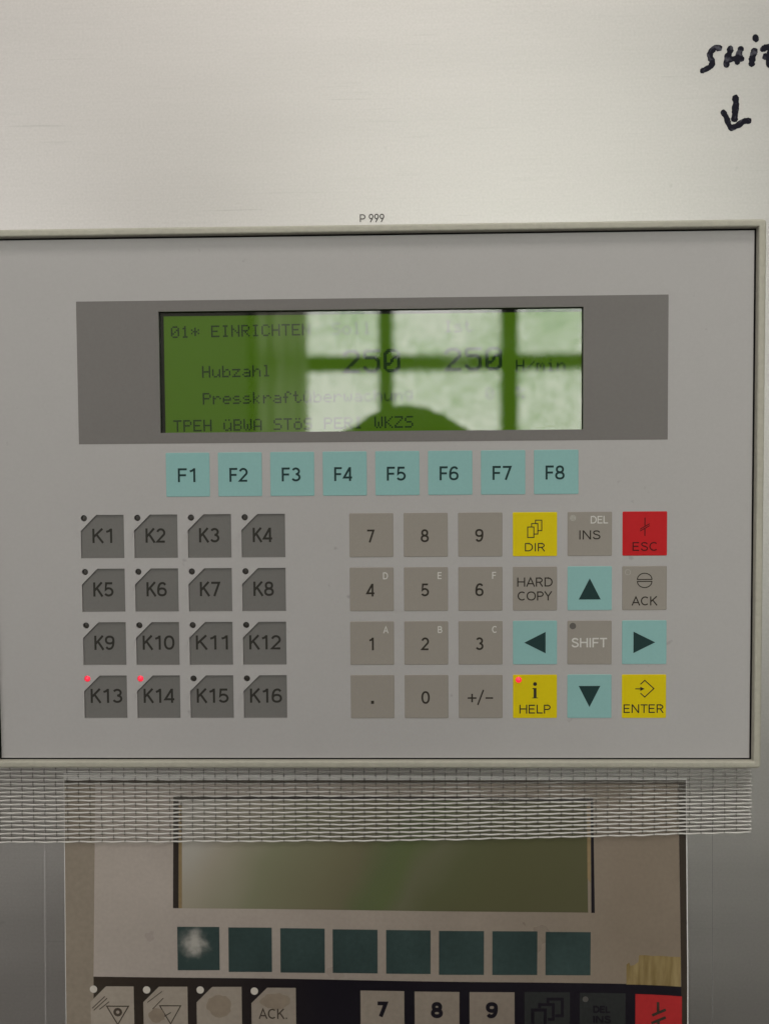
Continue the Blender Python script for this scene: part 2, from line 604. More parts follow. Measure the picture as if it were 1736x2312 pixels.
marker_streaks(M_pen)


def glass_pane(name, ior, rough, tint):
    m = bpy.data.materials.new(name)
    m.use_nodes = True
    nt = m.node_tree
    for n in list(nt.nodes):
        if n.type != 'OUTPUT_MATERIAL':
            nt.nodes.remove(n)
    out = [n for n in nt.nodes if n.type == 'OUTPUT_MATERIAL'][0]
    t = nt.nodes.new('ShaderNodeBsdfTransparent')
    t.inputs['Color'].default_value = tint
    g = nt.nodes.new('ShaderNodeBsdfGlossy')
    tc = nt.nodes.new('ShaderNodeTexCoord')
    nz = nt.nodes.new('ShaderNodeTexNoise')
    nz.inputs['Scale'].default_value = 45
    nz.inputs['Detail'].default_value = 6
    nt.links.new(tc.outputs['Object'], nz.inputs['Vector'])
    mr = nt.nodes.new('ShaderNodeMapRange')
    mr.inputs['From Min'].default_value = 0.45
    mr.inputs['From Max'].default_value = 0.75
    mr.inputs['To Min'].default_value = rough * 0.4
    mr.inputs['To Max'].default_value = rough * 2.0
    nt.links.new(nz.outputs['Fac'], mr.inputs['Value'])
    nt.links.new(mr.outputs['Result'], g.inputs['Roughness'])
    fr = nt.nodes.new('ShaderNodeFresnel')
    fr.inputs['IOR'].default_value = ior
    mx = nt.nodes.new('ShaderNodeMixShader')
    nt.links.new(fr.outputs['Fac'], mx.inputs['Fac'])
    nt.links.new(t.outputs['BSDF'], mx.inputs[1])
    nt.links.new(g.outputs['BSDF'], mx.inputs[2])
    nt.links.new(mx.outputs['Shader'], out.inputs['Surface'])
    return m


M_glass = glass_pane('display_glass', 2.2, 0.03, (0.97, 0.98, 0.96, 1))


def translucent(name, col, alpha, rough, spec, trans=0.0):
    """pale plastic or cloth that lets part of the light straight through."""
    m = mat(name, col, rough, spec, var=0.05, vscale=400)
    b = m.node_tree.nodes['Principled BSDF']
    b.inputs['Alpha'].default_value = alpha
    return m


M_film = translucent('clear_tape_film', (0.26, 0.24, 0.21, 1), 0.20, 0.25, 0.5)
M_thread = translucent('pale_glass_thread', (0.78, 0.76, 0.73, 1), 0.55, 0.25, 0.6)
M_thread2 = translucent('grey_glass_thread', (0.10, 0.09, 0.08, 1), 0.30, 0.35, 0.3)

def wet_out(m, dry, wet):
    """where the adhesive has wetted the threads they turn glassy: patchy, in the upper part of the strip"""
    nt = m.node_tree
    tc = [n for n in nt.nodes if n.type == 'TEX_COORD'][0]
    nz = nt.nodes.new('ShaderNodeTexNoise')
    nz.inputs['Scale'].default_value = 35
    nz.inputs['Detail'].default_value = 3
    nt.links.new(tc.outputs['Object'], nz.inputs['Vector'])
    sp = nt.nodes.new('ShaderNodeSeparateXYZ')
    nt.links.new(tc.outputs['Object'], sp.inputs['Vector'])
    zz = nt.nodes.new('ShaderNodeMath'); zz.operation = 'MULTIPLY_ADD'; zz.inputs[1].default_value = 0.030
    nt.links.new(nz.outputs['Fac'], zz.inputs[0]); nt.links.new(sp.outputs['Z'], zz.inputs[2])
    a = nt.nodes.new('ShaderNodeMapRange'); a.interpolation_type = 'SMOOTHSTEP'
    a.inputs['From Min'].default_value = 0.032; a.inputs['From Max'].default_value = 0.041
    nt.links.new(zz.outputs[0], a.inputs['Value'])
    c = nt.nodes.new('ShaderNodeMapRange'); c.interpolation_type = 'SMOOTHSTEP'
    c.inputs['From Min'].default_value = -0.145; c.inputs['From Max'].default_value = -0.03
    nt.links.new(sp.outputs['X'], c.inputs['Value'])
    mu = nt.nodes.new('ShaderNodeMath'); mu.operation = 'MULTIPLY'
    nt.links.new(a.outputs['Result'], mu.inputs[0]); nt.links.new(c.outputs['Result'], mu.inputs[1])
    f = nt.nodes.new('ShaderNodeMapRange')
    f.inputs['To Min'].default_value = dry; f.inputs['To Max'].default_value = wet
    nt.links.new(mu.outputs[0], f.inputs['Value'])
    nt.links.new(f.outputs['Result'], nt.nodes['Principled BSDF'].inputs['Alpha'])


wet_out(M_thread, 0.58, 0.13)

# ------------------------------------------------------------------ cabinet
CY = 4.0     # cabinet face lies 4 mm behind the foil
cab = empty('control_cabinet', (0, CY, -700), 'brushed aluminium control cabinet front carrying the operator panel', 'cabinet')
me = holed_sheet(rect(-620, 620, -700, 640), [rect(-158, 135, -105, 94.5)], 1.0)      # sheet with the panel's cut-out
me.transform(Matrix.Translation((0, CY + 1.0, 0)))
while me.uv_layers:
    me.uv_layers.remove(me.uv_layers[0])
uv = me.uv_layers.new(name='UVMap')
for lp in me.loops:
    co = me.vertices[lp.vertex_index].co
    uv.data[lp.index].uv = (co.x * 0.001, co.z * 0.001)
link('front_panel', me, M_alu, cab)

# handwriting in black marker
PY = CY - 0.05
b = MB()
def pen(pts, w, k, n=5):
    line = smooth_line(pts, n)
    ws = [w * 1.22 * (1 + 0.10 * math.sin(i * 0.9 + k) + random.uniform(-.05, .05)) for i in range(len(line))]
    b.ribbon(line, ws, PY - 0.012 * k, caps=4, jit=0.11)
pen([(126.2, 170.3), (124.6, 170.5), (123.0, 169.1), (122.5, 167.9)], 1.95, 0)
pen([(122.5, 168.3), (122.7, 166.6), (123.5, 165.3), (123.2, 163.9), (121.9, 162.8), (120.2, 162.0), (119.6, 161.8)], 1.85, 1)
pen([(130.4, 169.9), (130.1, 168.4), (129.2, 166.3), (128.9, 163.9)], 1.95, 0)
pen([(129.3, 165.9), (132.1, 166.1), (134.9, 166.0)], 1.9, 1)
pen([(134.5, 169.9), (133.9, 168.4), (133.3, 166.4), (133.2, 165.0)], 1.9, 2)
pen([(134.6, 167.0), (135.0, 165.8)], 1.3, 3)
pen([(139.8, 169.1), (139.3, 167.4), (138.8, 165.3), (138.7, 164.0)], 2.1, 0)
pen([(139.95, 174.3), (140.5, 173.2)], 1.9, 0)
pen([(142.9, 169.6), (145.0, 170.5), (148.2, 170.9)], 1.9, 0)
pen([(143.9, 166.8), (145.0, 166.6), (147.9, 166.2)], 1.9, 1)
pen([(145.8, 170.0), (145.6, 168.0), (145.3, 163.6)], 1.9, 2)
link('handwritten_word', b.mesh('handwritten_word', face=True), M_pen, cab, 'black marker handwriting on the bare metal, cut off by the picture edge')
b = MB()
pen([(132.45, 151.2), (132.75, 149.4), (132.55, 146.2), (132.2, 143.0)], 2.1, 0)
pen([(127.9, 145.6), (129.0, 143.9), (130.0, 141.1), (131.0, 139.6)], 1.75, 1)
pen([(131.0, 139.5), (133.3, 140.4), (136.0, 142.0), (137.9, 142.2)], 1.9, 2)
link('handwritten_arrow', b.mesh('handwritten_arrow', face=True), M_pen, cab, 'black marker arrow pointing down')

# printed number above the panel
b = MB()
W_ = 0.44
b.ribbon([(-14.62, 105.13), (-14.62, 107.98), (-13.6, 107.98)] + [(-13.6 + 0.82 * math.cos(math.radians(a)), 107.17 + 0.81 * math.sin(math.radians(a))) for a in range(75, -91, -15)] + [(-14.44, 106.36)], W_, PY)
for cx in (-10.35, -8.2, -6.05):
    b.ribbon([(cx + 0.72 * math.cos(math.radians(a)), 107.25 + 0.86 * math.sin(math.radians(a))) for a in range(0, 360, 15)], W_, PY, closed=True)
    b.ribbon([(cx + 0.66, 106.98), (cx + 0.30, 106.2), (cx - 0.32, 105.0)], W_, PY - 0.01)
link('printed_number', b.mesh('printed_number', face=True), mat('dark_print', (0.05, 0.043, 0.043), 0.5, 0.3), cab, 'small black print above the panel frame')

# faint vertical lines scored into the sheet beside the paper
for pts in ([(-146.4, -112), (-148.6, -235)], [(125.8, -112), (126.7, -235)]):
    b = MB()
    b.ribbon(pts, 0.22, CY - 0.03)
    link('scored_line', b.mesh('scored_line', face=True), mat('scored_metal', (0.50, 0.48, 0.48) if pts[0][0] < 0 else (0.22, 0.21, 0.21), 0.5, 0.5), cab)

# ------------------------------------------------------------------ operator panel
pan = empty('operator_panel', (-11.6, CY, -112.5), 'grey framed operator panel with green display and membrane keys', 'control panel')
FX0, FX1, FZ0, FZ1 = -161.8, 138.6, -109.05, 98.5
# bezel: rounded ring profile
OX0, OX1, OZ0, OZ1 = -165.3, 142.1, -112.45, 102.0
prof = [(0.0, CY - 0.02)]
for a in range(0, 91, 15):
    t = math.radians(a)
    prof.append((1.1 - 1.1 * math.cos(t), -1.7 - 1.1 * math.sin(t)))
for a in range(90, -1, -15):
    t = math.radians(a)
    prof.append((2.35 + 0.6 * math.cos(t), -2.2 - 0.6 * math.sin(t)))
prof.append((2.97, -0.3))
b = MB()
b.grid([rring(OX0 + d, OX1 - d, OZ0 + d, OZ1 - d, max(1.6 - d, 0.35), y) for d, y in prof], True)
link('bezel', b.mesh('bezel', smooth=True), M_bezel, pan, 'raised painted frame round the key foil')
# black strip put into the gap between frame and foil for its shade
b = MB()
b.grid([rring(OX0 + d, OX1 - d, OZ0 + d, OZ1 - d, 0.35, y) for d, y in ((2.93, -0.55), (3.0, -0.3), (3.05, 2.2), (5.2, 2.25))], True)
link('gap_shade', b.mesh('gap_shade'), M_black, pan)
b = MB()
b.box(-157, 134, 6.2, 48, -104, 93.5)
link('rear_housing', b.mesh('rear_housing'), M_black, pan)

LX0, LX1, LZ0, LZ1 = -94.75, 72.7, 21.95, 69.85         # display cut-out
KX = [-127.52 + 21.55 * i for i in range(4)]
KZ = [-10.57 - 21.62 * j for j in range(4)]
KW = 17.45
CH = 6.4
holes = [rect(LX0, LX1, LZ0, LZ1)]
def chamfered(x, zt, w, c):
    return [(x, zt - w), (x + w, zt - w), (x + w, zt), (x + c, zt), (x, zt - c)]
LEDR = 1.28
for j in range(4):
    for i in range(4):
        holes.append(chamfered(KX[i], KZ[j], KW, CH))
        holes.append(circle(KX[i] + 1.38, KZ[j] - 1.32, LEDR))
NX = [-19.82 + 21.585 * i for i in range(6)]
NZ = [-10.55 - 21.62 * j for j in range(4)]
NW = 17.5
helpled = (NX[3] + 2.25, NZ[3] - 2.05)
holes.append(circle(helpled[0], helpled[1], 1.25))
def ticked(x0, x1, z0, z1, n):
    c = rect(x0, x1, z0, z1)
    return [(c[k][0] + (c[(k + 1) % 4][0] - c[k][0]) * t / n, c[k][1] + (c[(k + 1) % 4][1] - c[k][1]) * t / n) for k in range(4) for t in range(n)]
me = holed_sheet(ticked(FX0, FX1, FZ0, FZ1, 24), holes, 0.3)
me.transform(Matrix.Translation((0, 0.3, 0)))
link('front_foil', me, M_foil, pan, 'smooth light grey membrane foil')
# backing behind the holes
b = MB()
b.prism(rect(FX0 + .2, FX1 - .2, FZ0 + .2, LZ0 - 3), 0.95, 1.3)
b.prism(rect(FX0 + .2, LX0 - 3, LZ0 - 3, FZ1 - .2), 0.95, 1.3)
b.prism(rect(LX1 + 3, FX1 - .2, LZ0 - 3, FZ1 - .2), 0.95, 1.3)
b.prism(rect(LX0 - 3, LX1 + 3, LZ1 + 3, FZ1 - .2), 0.95, 1.3)
link('carrier_plate', b.mesh('carrier_plate'), M_foil, pan)

# display surround, printed dark grey band
me = holed_sheet(rect(-127.45, 105.62, 17.68, 74.15), [rect(LX0, LX1, LZ0, LZ1)], 0.03)
me.transform(Matrix.Translation((0, -0.035, 0)))
link('display_surround', me, M_band, pan, 'dark grey band round the display')

# ---- display
DY = 3.3
GY = 1.5
disp = bpy.data.objects.new('display', None)
COL.objects.link(disp)
disp.parent = pan
disp.location = Vector(((LX0 + LX1) / 2, DY, (LZ0 + LZ1) / 2)) * MM - base_of(pan)
disp['label'] = 'green dot matrix display behind glossy glass'
b = MB()      # recess walls
def quad4(x0, x1, z0, z1, y0, y1):
    P = [(x0, z0), (x1, z0), (x1, z1), (x0, z1)]
    for k in range(4):
        a, c = P[k], P[(k + 1) % 4]
        b.poly([(a[0], y0, a[1]), (c[0], y0, c[1]), (c[0], y1, c[1]), (a[0], y1, a[1])])
quad4(LX0 - .05, LX1 + .05, LZ0 - .05, LZ1 + .05, 0.55, DY + 0.6)
link('recess_wall', b.mesh('recess_wall'), M_black, disp)
b = MB()
b.poly([(LX0 - .4, DY + .35, LZ0 - .4), (LX1 + .4, DY + .35, LZ0 - .4), (LX1 + .4, DY + .35, LZ1 + .4), (LX0 - .4, DY + .35, LZ1 + .4)])
link('display_border', b.mesh('display_border', face=True), M_lcdrim, disp)
ang = math.radians(0.55)
def lcd(x, z):      # the glass sits slightly rotated in its cut-out
    X, Z = x + 90.88, z - 60.07
    k = 1.0
    return ((-90.88 + X * math.cos(ang) - Z * math.sin(ang)) * k, (60.07 + X * math.sin(ang) + Z * math.cos(ang)) * k)
b = MB()
b.poly([(p[0], DY + .28, p[1]) for p in ((LX0 + 1.0, LZ0 - .3), (LX1 + .35, LZ0 - .3), (LX1 + .35, LZ1 - 1.1), (LX0 + 1.0, LZ1 - 1.1))])
link('liquid_crystal', b.mesh('liquid_crystal', face=True), M_lcd, disp)

FONT = {
 '0': '01110 10001 10011 10101 11001 10001 01110', '1': '00100 01100 00100 00100 00100 00100 01110',
 '2': '01110 10001 00001 00010 00100 01000 11111', '5': '11111 10000 11110 00001 00001 10001 01110',
 '*': '00000 00100 10101 01110 10101 00100 00000', '%': '11000 11001 00010 00100 01000 10011 00011',
 '/': '00000 00001 00010 00100 01000 10000 00000',
 'E': '11111 10000 10000 11110 10000 10000 11111', 'I': '01110 00100 00100 00100 00100 00100 01110',
 'N': '10001 10001 11001 10101 10011 10001 10001', 'R': '11110 10001 10001 11110 10100 10010 10001',
 'C': '01110 10001 10000 10000 10000 10001 01110', 'H': '10001 10001 10001 11111 10001 10001 10001',
 'T': '11111 00100 00100 00100 00100 00100 00100', 'S': '01111 10000 10000 01110 00001 00001 11110',
 'P': '11110 10001 10001 11110 10000 10000 10000', 'B': '11110 10001 10001 11110 10001 10001 11110',
 'W': '10001 10001 10001 10101 10101 10101 01010', 'A': '01110 10001 10001 10001 11111 10001 10001',
 'K': '10001 10010 10100 11000 10100 10010 10001', 'Z': '11111 00001 00010 00100 01000 10000 11111',
 'o': '00000 00000 01110 10001 10001 10001 01110', 'l': '01100 00100 00100 00100 00100 00100 01110',
 'u': '00000 00000 10001 10001 10001 10011 01101', 'b': '10000 10000 10110 11001 10001 10001 11110',
 'z': '00000 00000 11111 00010 00100 01000 11111', 'a': '00000 00000 01110 00001 01111 10001 01111',
 'h': '10000 10000 10110 11001 10001 10001 10001', 'r': '00000 00000 10110 11001 10000 10000 10000',
 'e': '00000 00000 01110 10001 11111 10000 01110', 's': '00000 00000 01110 10000 01110 00001 11110',
 'k': '10000 10000 10010 10100 11000 10100 10010', 'f': '00110 01001 01000 11100 01000 01000 01000',
 't': '01000 01000 11100 01000 01000 01001 00110', '\u00fc': '01010 00000 10001 10001 10001 10011 01101',
 'w': '00000 00000 10001 10001 10101 10101 01010', 'c': '00000 00000 01110 10000 10000 10001 01110',
 'n': '00000 00000 10110 11001 10001 10001 10001', 'g': '00000 01111 10001 10001 01111 00001 01110',
 'm': '00000 00000 11010 10101 10101 10001 10001', 'i': '00100 00000 01100 00100 00100 00100 01110',
 '\u00f6': '01010 00000 01110 10001 10001 10001 01110',
}
PITX, PITZ = 4.045 / 6, 5.36 / 8
b = MB()
def dots(rows, col, line):
    for r, row in enumerate(rows):
        for c, bit in enumerate(row):
            if bit == '1':
                x = -90.88 + (col * 6 + c) * PITX
                z = 60.07 + 7 * PITZ - (line * 8 + r) * PITZ
                g = 0.02
                q = [lcd(x + g, z - PITZ + g), lcd(x + PITX - g, z - PITZ + g), lcd(x + PITX - g, z - g), lcd(x + g, z - g)]
                b.poly([(p[0], DY + .2, p[1]) for p in q])
def say(t, col, line):
    for k, ch in enumerate(t):
        if ch != ' ':
            dots(FONT[ch].split(), col + k, line)
def double(rows):      # smooth 2x enlargement (EPX)
    h, w = len(rows), len(rows[0])
    g = lambda r, c: rows[r][c] if 0 <= r < h and 0 <= c < w else '0'
    out = []
    for r in range(h):
        top, bot = '', ''
        for c in range(w):
            p, u, d, l, ri = g(r, c), g(r - 1, c), g(r + 1, c), g(r, c - 1), g(r, c + 1)
            e = [p] * 4
            if l == u and l != d and u != ri: e[0] = u
            if u == ri and u != l and ri != d: e[1] = ri
            if d == l and d != ri and l != u: e[2] = l
            if ri == d and ri != u and d != l: e[3] = d
            top += e[0] + e[1]
            bot += e[2] + e[3]
        out += [top, bot]
    return out
say('01* EINRICHTEN', 0, 0)
say('Soll', 16, 0)
say('Ist', 27, 0)
say('Hubzahl', 3, 3)
say('Presskraft\u00fcberwachung', 3, 5)
say('0', 31, 5)
say('%', 34, 5)
say('H/min', 34, 3)
say('TPEH \u00fcBWA ST\u00f6S PERI WKZS', 0, 7)
for col in (17, 27):
    for k, ch in enumerate('250'):
        dots(double(FONT[ch].split()), col + 2 * k, 2)
link('characters', b.mesh('characters', face=True), M_dot, disp, 'dark dot matrix lettering')
b = MB()
b.poly([(LX0 - .02, GY, LZ0 - .02), (LX1 + .02, GY, LZ0 - .02), (LX1 + .02, GY, LZ1 + .02), (LX0 - .02, GY, LZ1 + .02)])
link('display_glass', b.mesh('display_glass', face=True), M_glass, disp)

# ---- keys
KY = -0.16
IY = KY - 0.035
def key_mesh(name, pts, yf, yb, bev):
    q = MB()
    q.prism(pts, yf, yb, bev)
    me = q.mesh(name)
    me.transform(Matrix.Scale(MM, 4))
    return me
_km = {}
def key(name, m, cx, cz, w, label):
    k = (name, m.name, round(w, 2))
    if k not in _km:
        _km[k] = key_mesh(name, [(p[0], p[2]) for p in rring(-w / 2, w / 2, -w / 2, w / 2, 0.45, 0, 4)], KY, 0.3, 0.11)
        _km[k].materials.append(m)
    return link(name, _km[k], None, pan, label, loc=(cx, 0, cz))
def legend(parent, build, m, name='legend'):
    q = MB()
    build(q)
    return link(name, q.mesh(name, face=True), m, parent)

FXs = [-92.75 + 20.86 * i for i in range(8)]
for i in range(8):
    cx, cz = FXs[i] + 8.75, 5.24
    k = key('function_key', M_teal, cx, cz, 17.5, 'pale teal key marked F%d below the display' % (i + 1))
    legend(k, lambda q: q.text('F%d' % (i + 1), cx - 0.45, cz - 0.2, 5.5, IY, weight=0.15, width=7.5 if i else 7.0), M_inkteal)

_sk = key_mesh('soft_key', [(x - KW / 2, z + KW / 2) for x, z in chamfered(0, 0, KW - 0.06, CH)], 0.55, 0.9, 0.04)
_sk.materials.append(M_soft)
n = 0
for j in range(4):
    for i in range(4):
        n += 1
        cx, cz = KX[i] + KW / 2, KZ[j] - KW / 2
        k = link('soft_key', _sk, None, pan, 'dark grey key with cut corner marked K%d' % n, loc=(cx, 0, cz))
        w = 8.2 if n < 10 else 12.9
        if n == 1: w = 8.0
        legend(k, lambda q: q.text('K%d' % n, cx - 0.25 + (0.4 if n > 9 else 0), cz + 0.3, 5.75, 0.51, weight=0.15, width=w), M_inksoft)
        lx, lz = KX[i] + 1.38, KZ[j] - 1.32
        q = MB()
        lit = n in (13, 14)
        if lit:
            q.dome(lx, lz, LEDR - .04, 0.5, 0.95)
        else:
            q.dome(lx, lz, LEDR + .05, 0.9, 0.25)
        link('indicator_light', q.mesh('indicator_light', smooth=True), M_led if lit else M_ledoff, k, 'lit red indicator light' if lit else None)

def tri(cx, cz, d):
    P = {'up': [(-4.35, -4.45), (4.35, -4.45), (0, 4.0)], 'down': [(-4.3, 4.2), (0, -4.3), (4.3, 4.2)],
         'left': [(-4.3, 0), (4.2, -4.3), (4.2, 4.3)], 'right': [(-4.3, -4.3), (4.3, 0), (-4.3, 4.3)]}[d]
    return [(cx + x, IY, cz + z) for x, z in P]
def frame_pts(x0, x1, z0, z1):
    return [(x0, z0), (x1, z0), (x1, z1), (x0, z1)]

layout = [
    [('7',), ('8',), ('9',), ('DIR',), ('INS',), ('ESC',)],
    [('4', 'D'), ('5', 'E'), ('6', 'F'), ('HARD',), ('up',), ('ACK',)],
    [('1', 'A'), ('2', 'B'), ('3', 'C'), ('left',), ('SHIFT',), ('right',)],
    [('.',), ('0',), ('+/-',), ('HELP',), ('down',), ('ENTER',)]]
for j in range(4):
    for i in range(6):
        t = layout[j][i]
        s = t[0]
        cx, cz = NX[i] + NW / 2, NZ[j] - NW / 2
        if i < 3:
            names = {'.': 'with the decimal point', '+/-': 'with the plus minus sign'}
            k = key('number_key', M_grey, cx, cz, NW, 'warm grey key ' + names.get(s, 'with the number ' + s))
            if s == '.':
                legend(k, lambda q: q.box(cx - .65, cx + .55, IY, IY + .02, cz - 2.9, cz - 1.65), M_ink)
            elif s == '+/-':
                def pm(q):
                    x, z = cx, cz - .6
                    q.ribbon([(x - 5.2, z), (x - 1.7, z)], .62, IY)
                    q.ribbon([(x - 3.45, z - 1.7), (x - 3.45, z + 1.7)], .62, IY - .01)
                    q.ribbon([(x - 1.2, z - 2.8), (x + 1.1, z + 3.3)], .58, IY)
                    q.ribbon([(x + 1.9, z), (x + 4.9, z)], .62, IY)
                legend(k, pm, M_ink)
            else:
                legend(k, lambda q: q.text(s, cx - .4, cz - .35, 5.1, IY, weight=.145, squeeze=.97), M_ink)
            if len(t) > 1:
                legend(k, lambda q: q.text(t[1], cx + 5.5, cz + 5.35, 2.75, IY), M_white, 'hexadecimal_legend')
        elif s in ('up', 'down', 'left', 'right'):
            k = key('arrow_key', M_teal, cx, cz, NW, 'pale teal key with a black arrow pointing ' + {'left': 'sideways towards the number keys', 'right': 'sideways to the frame'}.get(s, s))
            legend(k, lambda q: q.poly(tri(cx, cz, s)), M_inkteal)
        elif s == 'DIR':
            k = key('control_key', M_yel, cx, cz, NW, 'yellow DIR key')
            def dirsym(q):
                q.text('DIR', cx, cz - 5.15, 3.35, IY, width=8.0)
                q.ribbon(frame_pts(cx - 2.9, cx - .45, cz - 1.3, cz + 2.85), .4, IY, closed=True)
                q.ribbon([(cx - 1.35, cz + 3.05), (cx - 1.35, cz + 4.2), (cx + 1.1, cz + 4.2), (cx + 1.1, cz + .05), (cx - .25, cz + .05)], .4, IY)
                q.ribbon([(cx + .2, cz + 4.4), (cx + .2, cz + 5.55), (cx + 2.65, cz + 5.55), (cx + 2.65, cz + 1.4), (cx + 1.3, cz + 1.4)], .4, IY)
            legend(k, dirsym, M_ink)
        elif s == 'INS':
            k = key('control_key', M_grey, cx, cz, NW, 'warm grey INS and DEL key')
            legend(k, lambda q: q.text('INS', cx, cz - .4, 3.6, IY, width=8.3), M_ink)
            legend(k, lambda q: q.text('DEL', cx + 7.1, cz + 5.6, 3.0, IY, width=7.0, align='r'), M_white, 'shift_legend')
            q = MB(); q.disc(cx - 6.65, cz + 6.35, 1.25, KY - .02)
            link('indicator_light', q.mesh('indicator_light', face=True), M_ledpale, k)
        elif s == 'ESC':
            k = key('control_key', M_red, cx, cz, NW, 'red ESC key')
            def escsym(q):
                q.text('ESC', cx, cz - 5.1, 3.55, IY, width=9.7)
                q.ribbon([(cx, cz - .95), (cx, cz + 2.3)], .4, IY)
                q.ribbon([(cx, cz + 3.1), (cx, cz + 6.3)], .4, IY)
                q.ribbon([(cx - 1.9, cz + 1.75), (cx + 1.85, cz + 3.9)], .36, IY - .01)
                q.ribbon([(cx - 1.9, cz + 1.0), (cx + 1.85, cz + 3.15)], .36, IY - .01)
            legend(k, escsym, M_inkred)
        elif s == 'HARD':
            k = key('control_key', M_grey, cx, cz, NW, 'warm grey HARD COPY key')
            def hard(q):
                q.text('HARD', cx - .05, cz + 2.6, 3.65, IY, width=14.0)
                q.text('COPY', cx - .05, cz - 2.95, 3.65, IY, width=13.7)
            legend(k, hard, M_ink)
        elif s == 'ACK':
            k = key('control_key', M_grey, cx, cz, NW, 'warm grey ACK key')
            def ack(q):
                q.text('ACK', cx, cz - 5.1, 3.6, IY, width=10.3)
                for sg in (1, -1):
                    arc = [(cx + 2.85 * math.cos(math.radians(a)), cz + 3.05 + sg * (.4 + 2.45 * math.sin(math.radians(a)))) for a in range(0, 181, 10)]
                    q.ribbon(arc, .38, IY, closed=True)
            legend(k, ack, M_ink)
            q = MB(); q.ribbon(circle(cx - 6.6, cz + 6.35, 1.05, 20), .25, KY - .02, closed=True)
            link('indicator_light', q.mesh('indicator_light', face=True), M_ledpale, k)
        elif s == 'SHIFT':
            k = key('control_key', M_grey, cx, cz, NW, 'warm grey SHIFT key with pale lettering')
            legend(k, lambda q: q.text('SHIFT', cx, cz - .05, 3.75, IY, width=14.3, weight=0.15), M_white)
            q = MB(); q.disc(cx - 6.65, cz + 6.6, 1.3, KY - .02)
            link('indicator_light', q.mesh('indicator_light', face=True), M_ledgrey, k)
        elif s == 'HELP':
            k = key('control_key', M_yel, cx, cz, NW, 'yellow HELP key')
            def hlp(q):
                q.text('HELP', cx, cz - 5.1, 3.6, IY, width=12.4)
                q.disc(cx, cz + 5.0, .78, IY, 18)
                q.box(cx - .55, cx + .6, IY, IY + .02, cz - .75, cz + 3.4)
                q.box(cx - 1.0, cx - .55, IY, IY + .02, cz + 2.95, cz + 3.4)
                q.box(cx - 1.1, cx - .55, IY, IY + .02, cz - .75, cz - .45)
                q.box(cx + .6, cx + 1.15, IY, IY + .02, cz - .75, cz - .45)
            legend(k, hlp, M_ink)
            q = MB(); q.dome(helpled[0], helpled[1], 1.25, KY, 0.7)
            link('indicator_light', q.mesh('indicator_light', smooth=True), M_led, k, 'lit red indicator light')
        elif s == 'ENTER':
            k = key('control_key', M_yel, cx, cz, NW, 'yellow ENTER key')
            def ent(q):
                q.text('ENTER', cx - .15, cz - 4.95, 3.5, IY, width=15.9)
                q.ribbon([(cx - 1.45, cz + 4.8), (cx + .25, cz + 6.4), (cx + 3.85, cz + 3.1), (cx + .25, cz - .3), (cx - 1.45, cz + 1.3)], .42, IY)
                q.ribbon([(cx - 3.5, cz + 3.0), (cx - .6, cz + 3.0)], .42, IY)
                q.poly([(cx - 1.5, IY - .01, cz + 3.85), (cx + .25, IY - .01, cz + 3.0), (cx - 1.5, IY - .01, cz + 2.15)])
            legend(k, ent, M_ink)

# ------------------------------------------------------------------ printed paper under the panel
pap = empty('printed_sheet', (-11, 3.6, -300), 'printed photo of a keypad on paper, taped up under the operator panel', 'paper')
def py_(x, z):
    u = min(max((x - 92) / 24.0, 0), 1)
    v = min(max((-128 - z) / 70.0, 0), 1)
    u2 = min(max((-120 - x) / 20.0, 0), 1)
    return -1.3 * u * u * v - 0.5 * u2 * u2 * v - 0.18 * math.sin(x * 0.05 + 1) * v
PB = 3.55
def gquad(q, TL, TR, BR, BL, y, step=5.0):
    nx = max(1, int(max(abs(TR[0] - TL[0]), 1) / step))
    nz = max(1, int(max(abs(TL[1] - BL[1]), 1) / step))
    rows = []
    for a in range(nz + 1):
        v = a / nz
        L = (TL[0] + (BL[0] - TL[0]) * v, TL[1] + (BL[1] - TL[1]) * v)
        Rr = (TR[0] + (BR[0] - TR[0]) * v, TR[1] + (BR[1] - TR[1]) * v)
        r = []
        for c in range(nx + 1):
            u = c / nx
            x, z = L[0] + (Rr[0] - L[0]) * u, L[1] + (Rr[1] - L[1]) * u
            r.append((x, y + py_(x, z), z))
        rows.append(r)
    q.grid(rows)
def print_piece(name, m, quads, dy, label=None, parent=None):
    q = MB()
    for t in quads:
        gquad(q, *t, PB - dy)
    return link(name, q.mesh(name, face=True, smooth=True), m, parent or pap, label)

M_paper = mat('white_paper', (0.70, 0.69, 0.68), 0.6, 0.3, var=0.02)
M_pgrey = mat('printed_beige_grey', (0.40, 0.345, 0.30), 0.30, 0.5, var=0.05, vscale=600, blot=0.10, bump=0.03)
M_pmargin = mat('printed_brown_grey', (0.275, 0.232, 0.185), 0.42, 0.4, var=0.08, vscale=500, blot=0.07)
M_pblack = mat('printed_black', (0.014, 0.010, 0.014), 0.38, 0.4, var=0.1, vscale=500)
M_pbrown = mat('printed_dark_brown', (0.042, 0.032, 0.024), 0.38, 0.4, var=0.1, vscale=500)
M_pteal = mat('printed_dark_teal', (0.036, 0.060, 0.058), 0.34, 0.45, var=0.12, vscale=500, blot=0.28)
M_pkey = mat('printed_pale_key', (0.42, 0.365, 0.31), 0.42, 0.4, var=0.07, vscale=500, blot=0.08)
M_pdark = mat('printed_slate_key', (0.026, 0.028, 0.028), 0.38, 0.4, var=0.1, vscale=500)
M_pred = mat('printed_red_key', (0.42, 0.026, 0.028), 0.4, 0.4, var=0.06, vscale=500)
M_pwhite = mat('printed_white_dot', (0.62, 0.58, 0.52), 0.42, 0.4)
M_pgold = mat('printed_gold', (0.26, 0.19, 0.10), 0.4, 0.4, var=0.12, vscale=300)


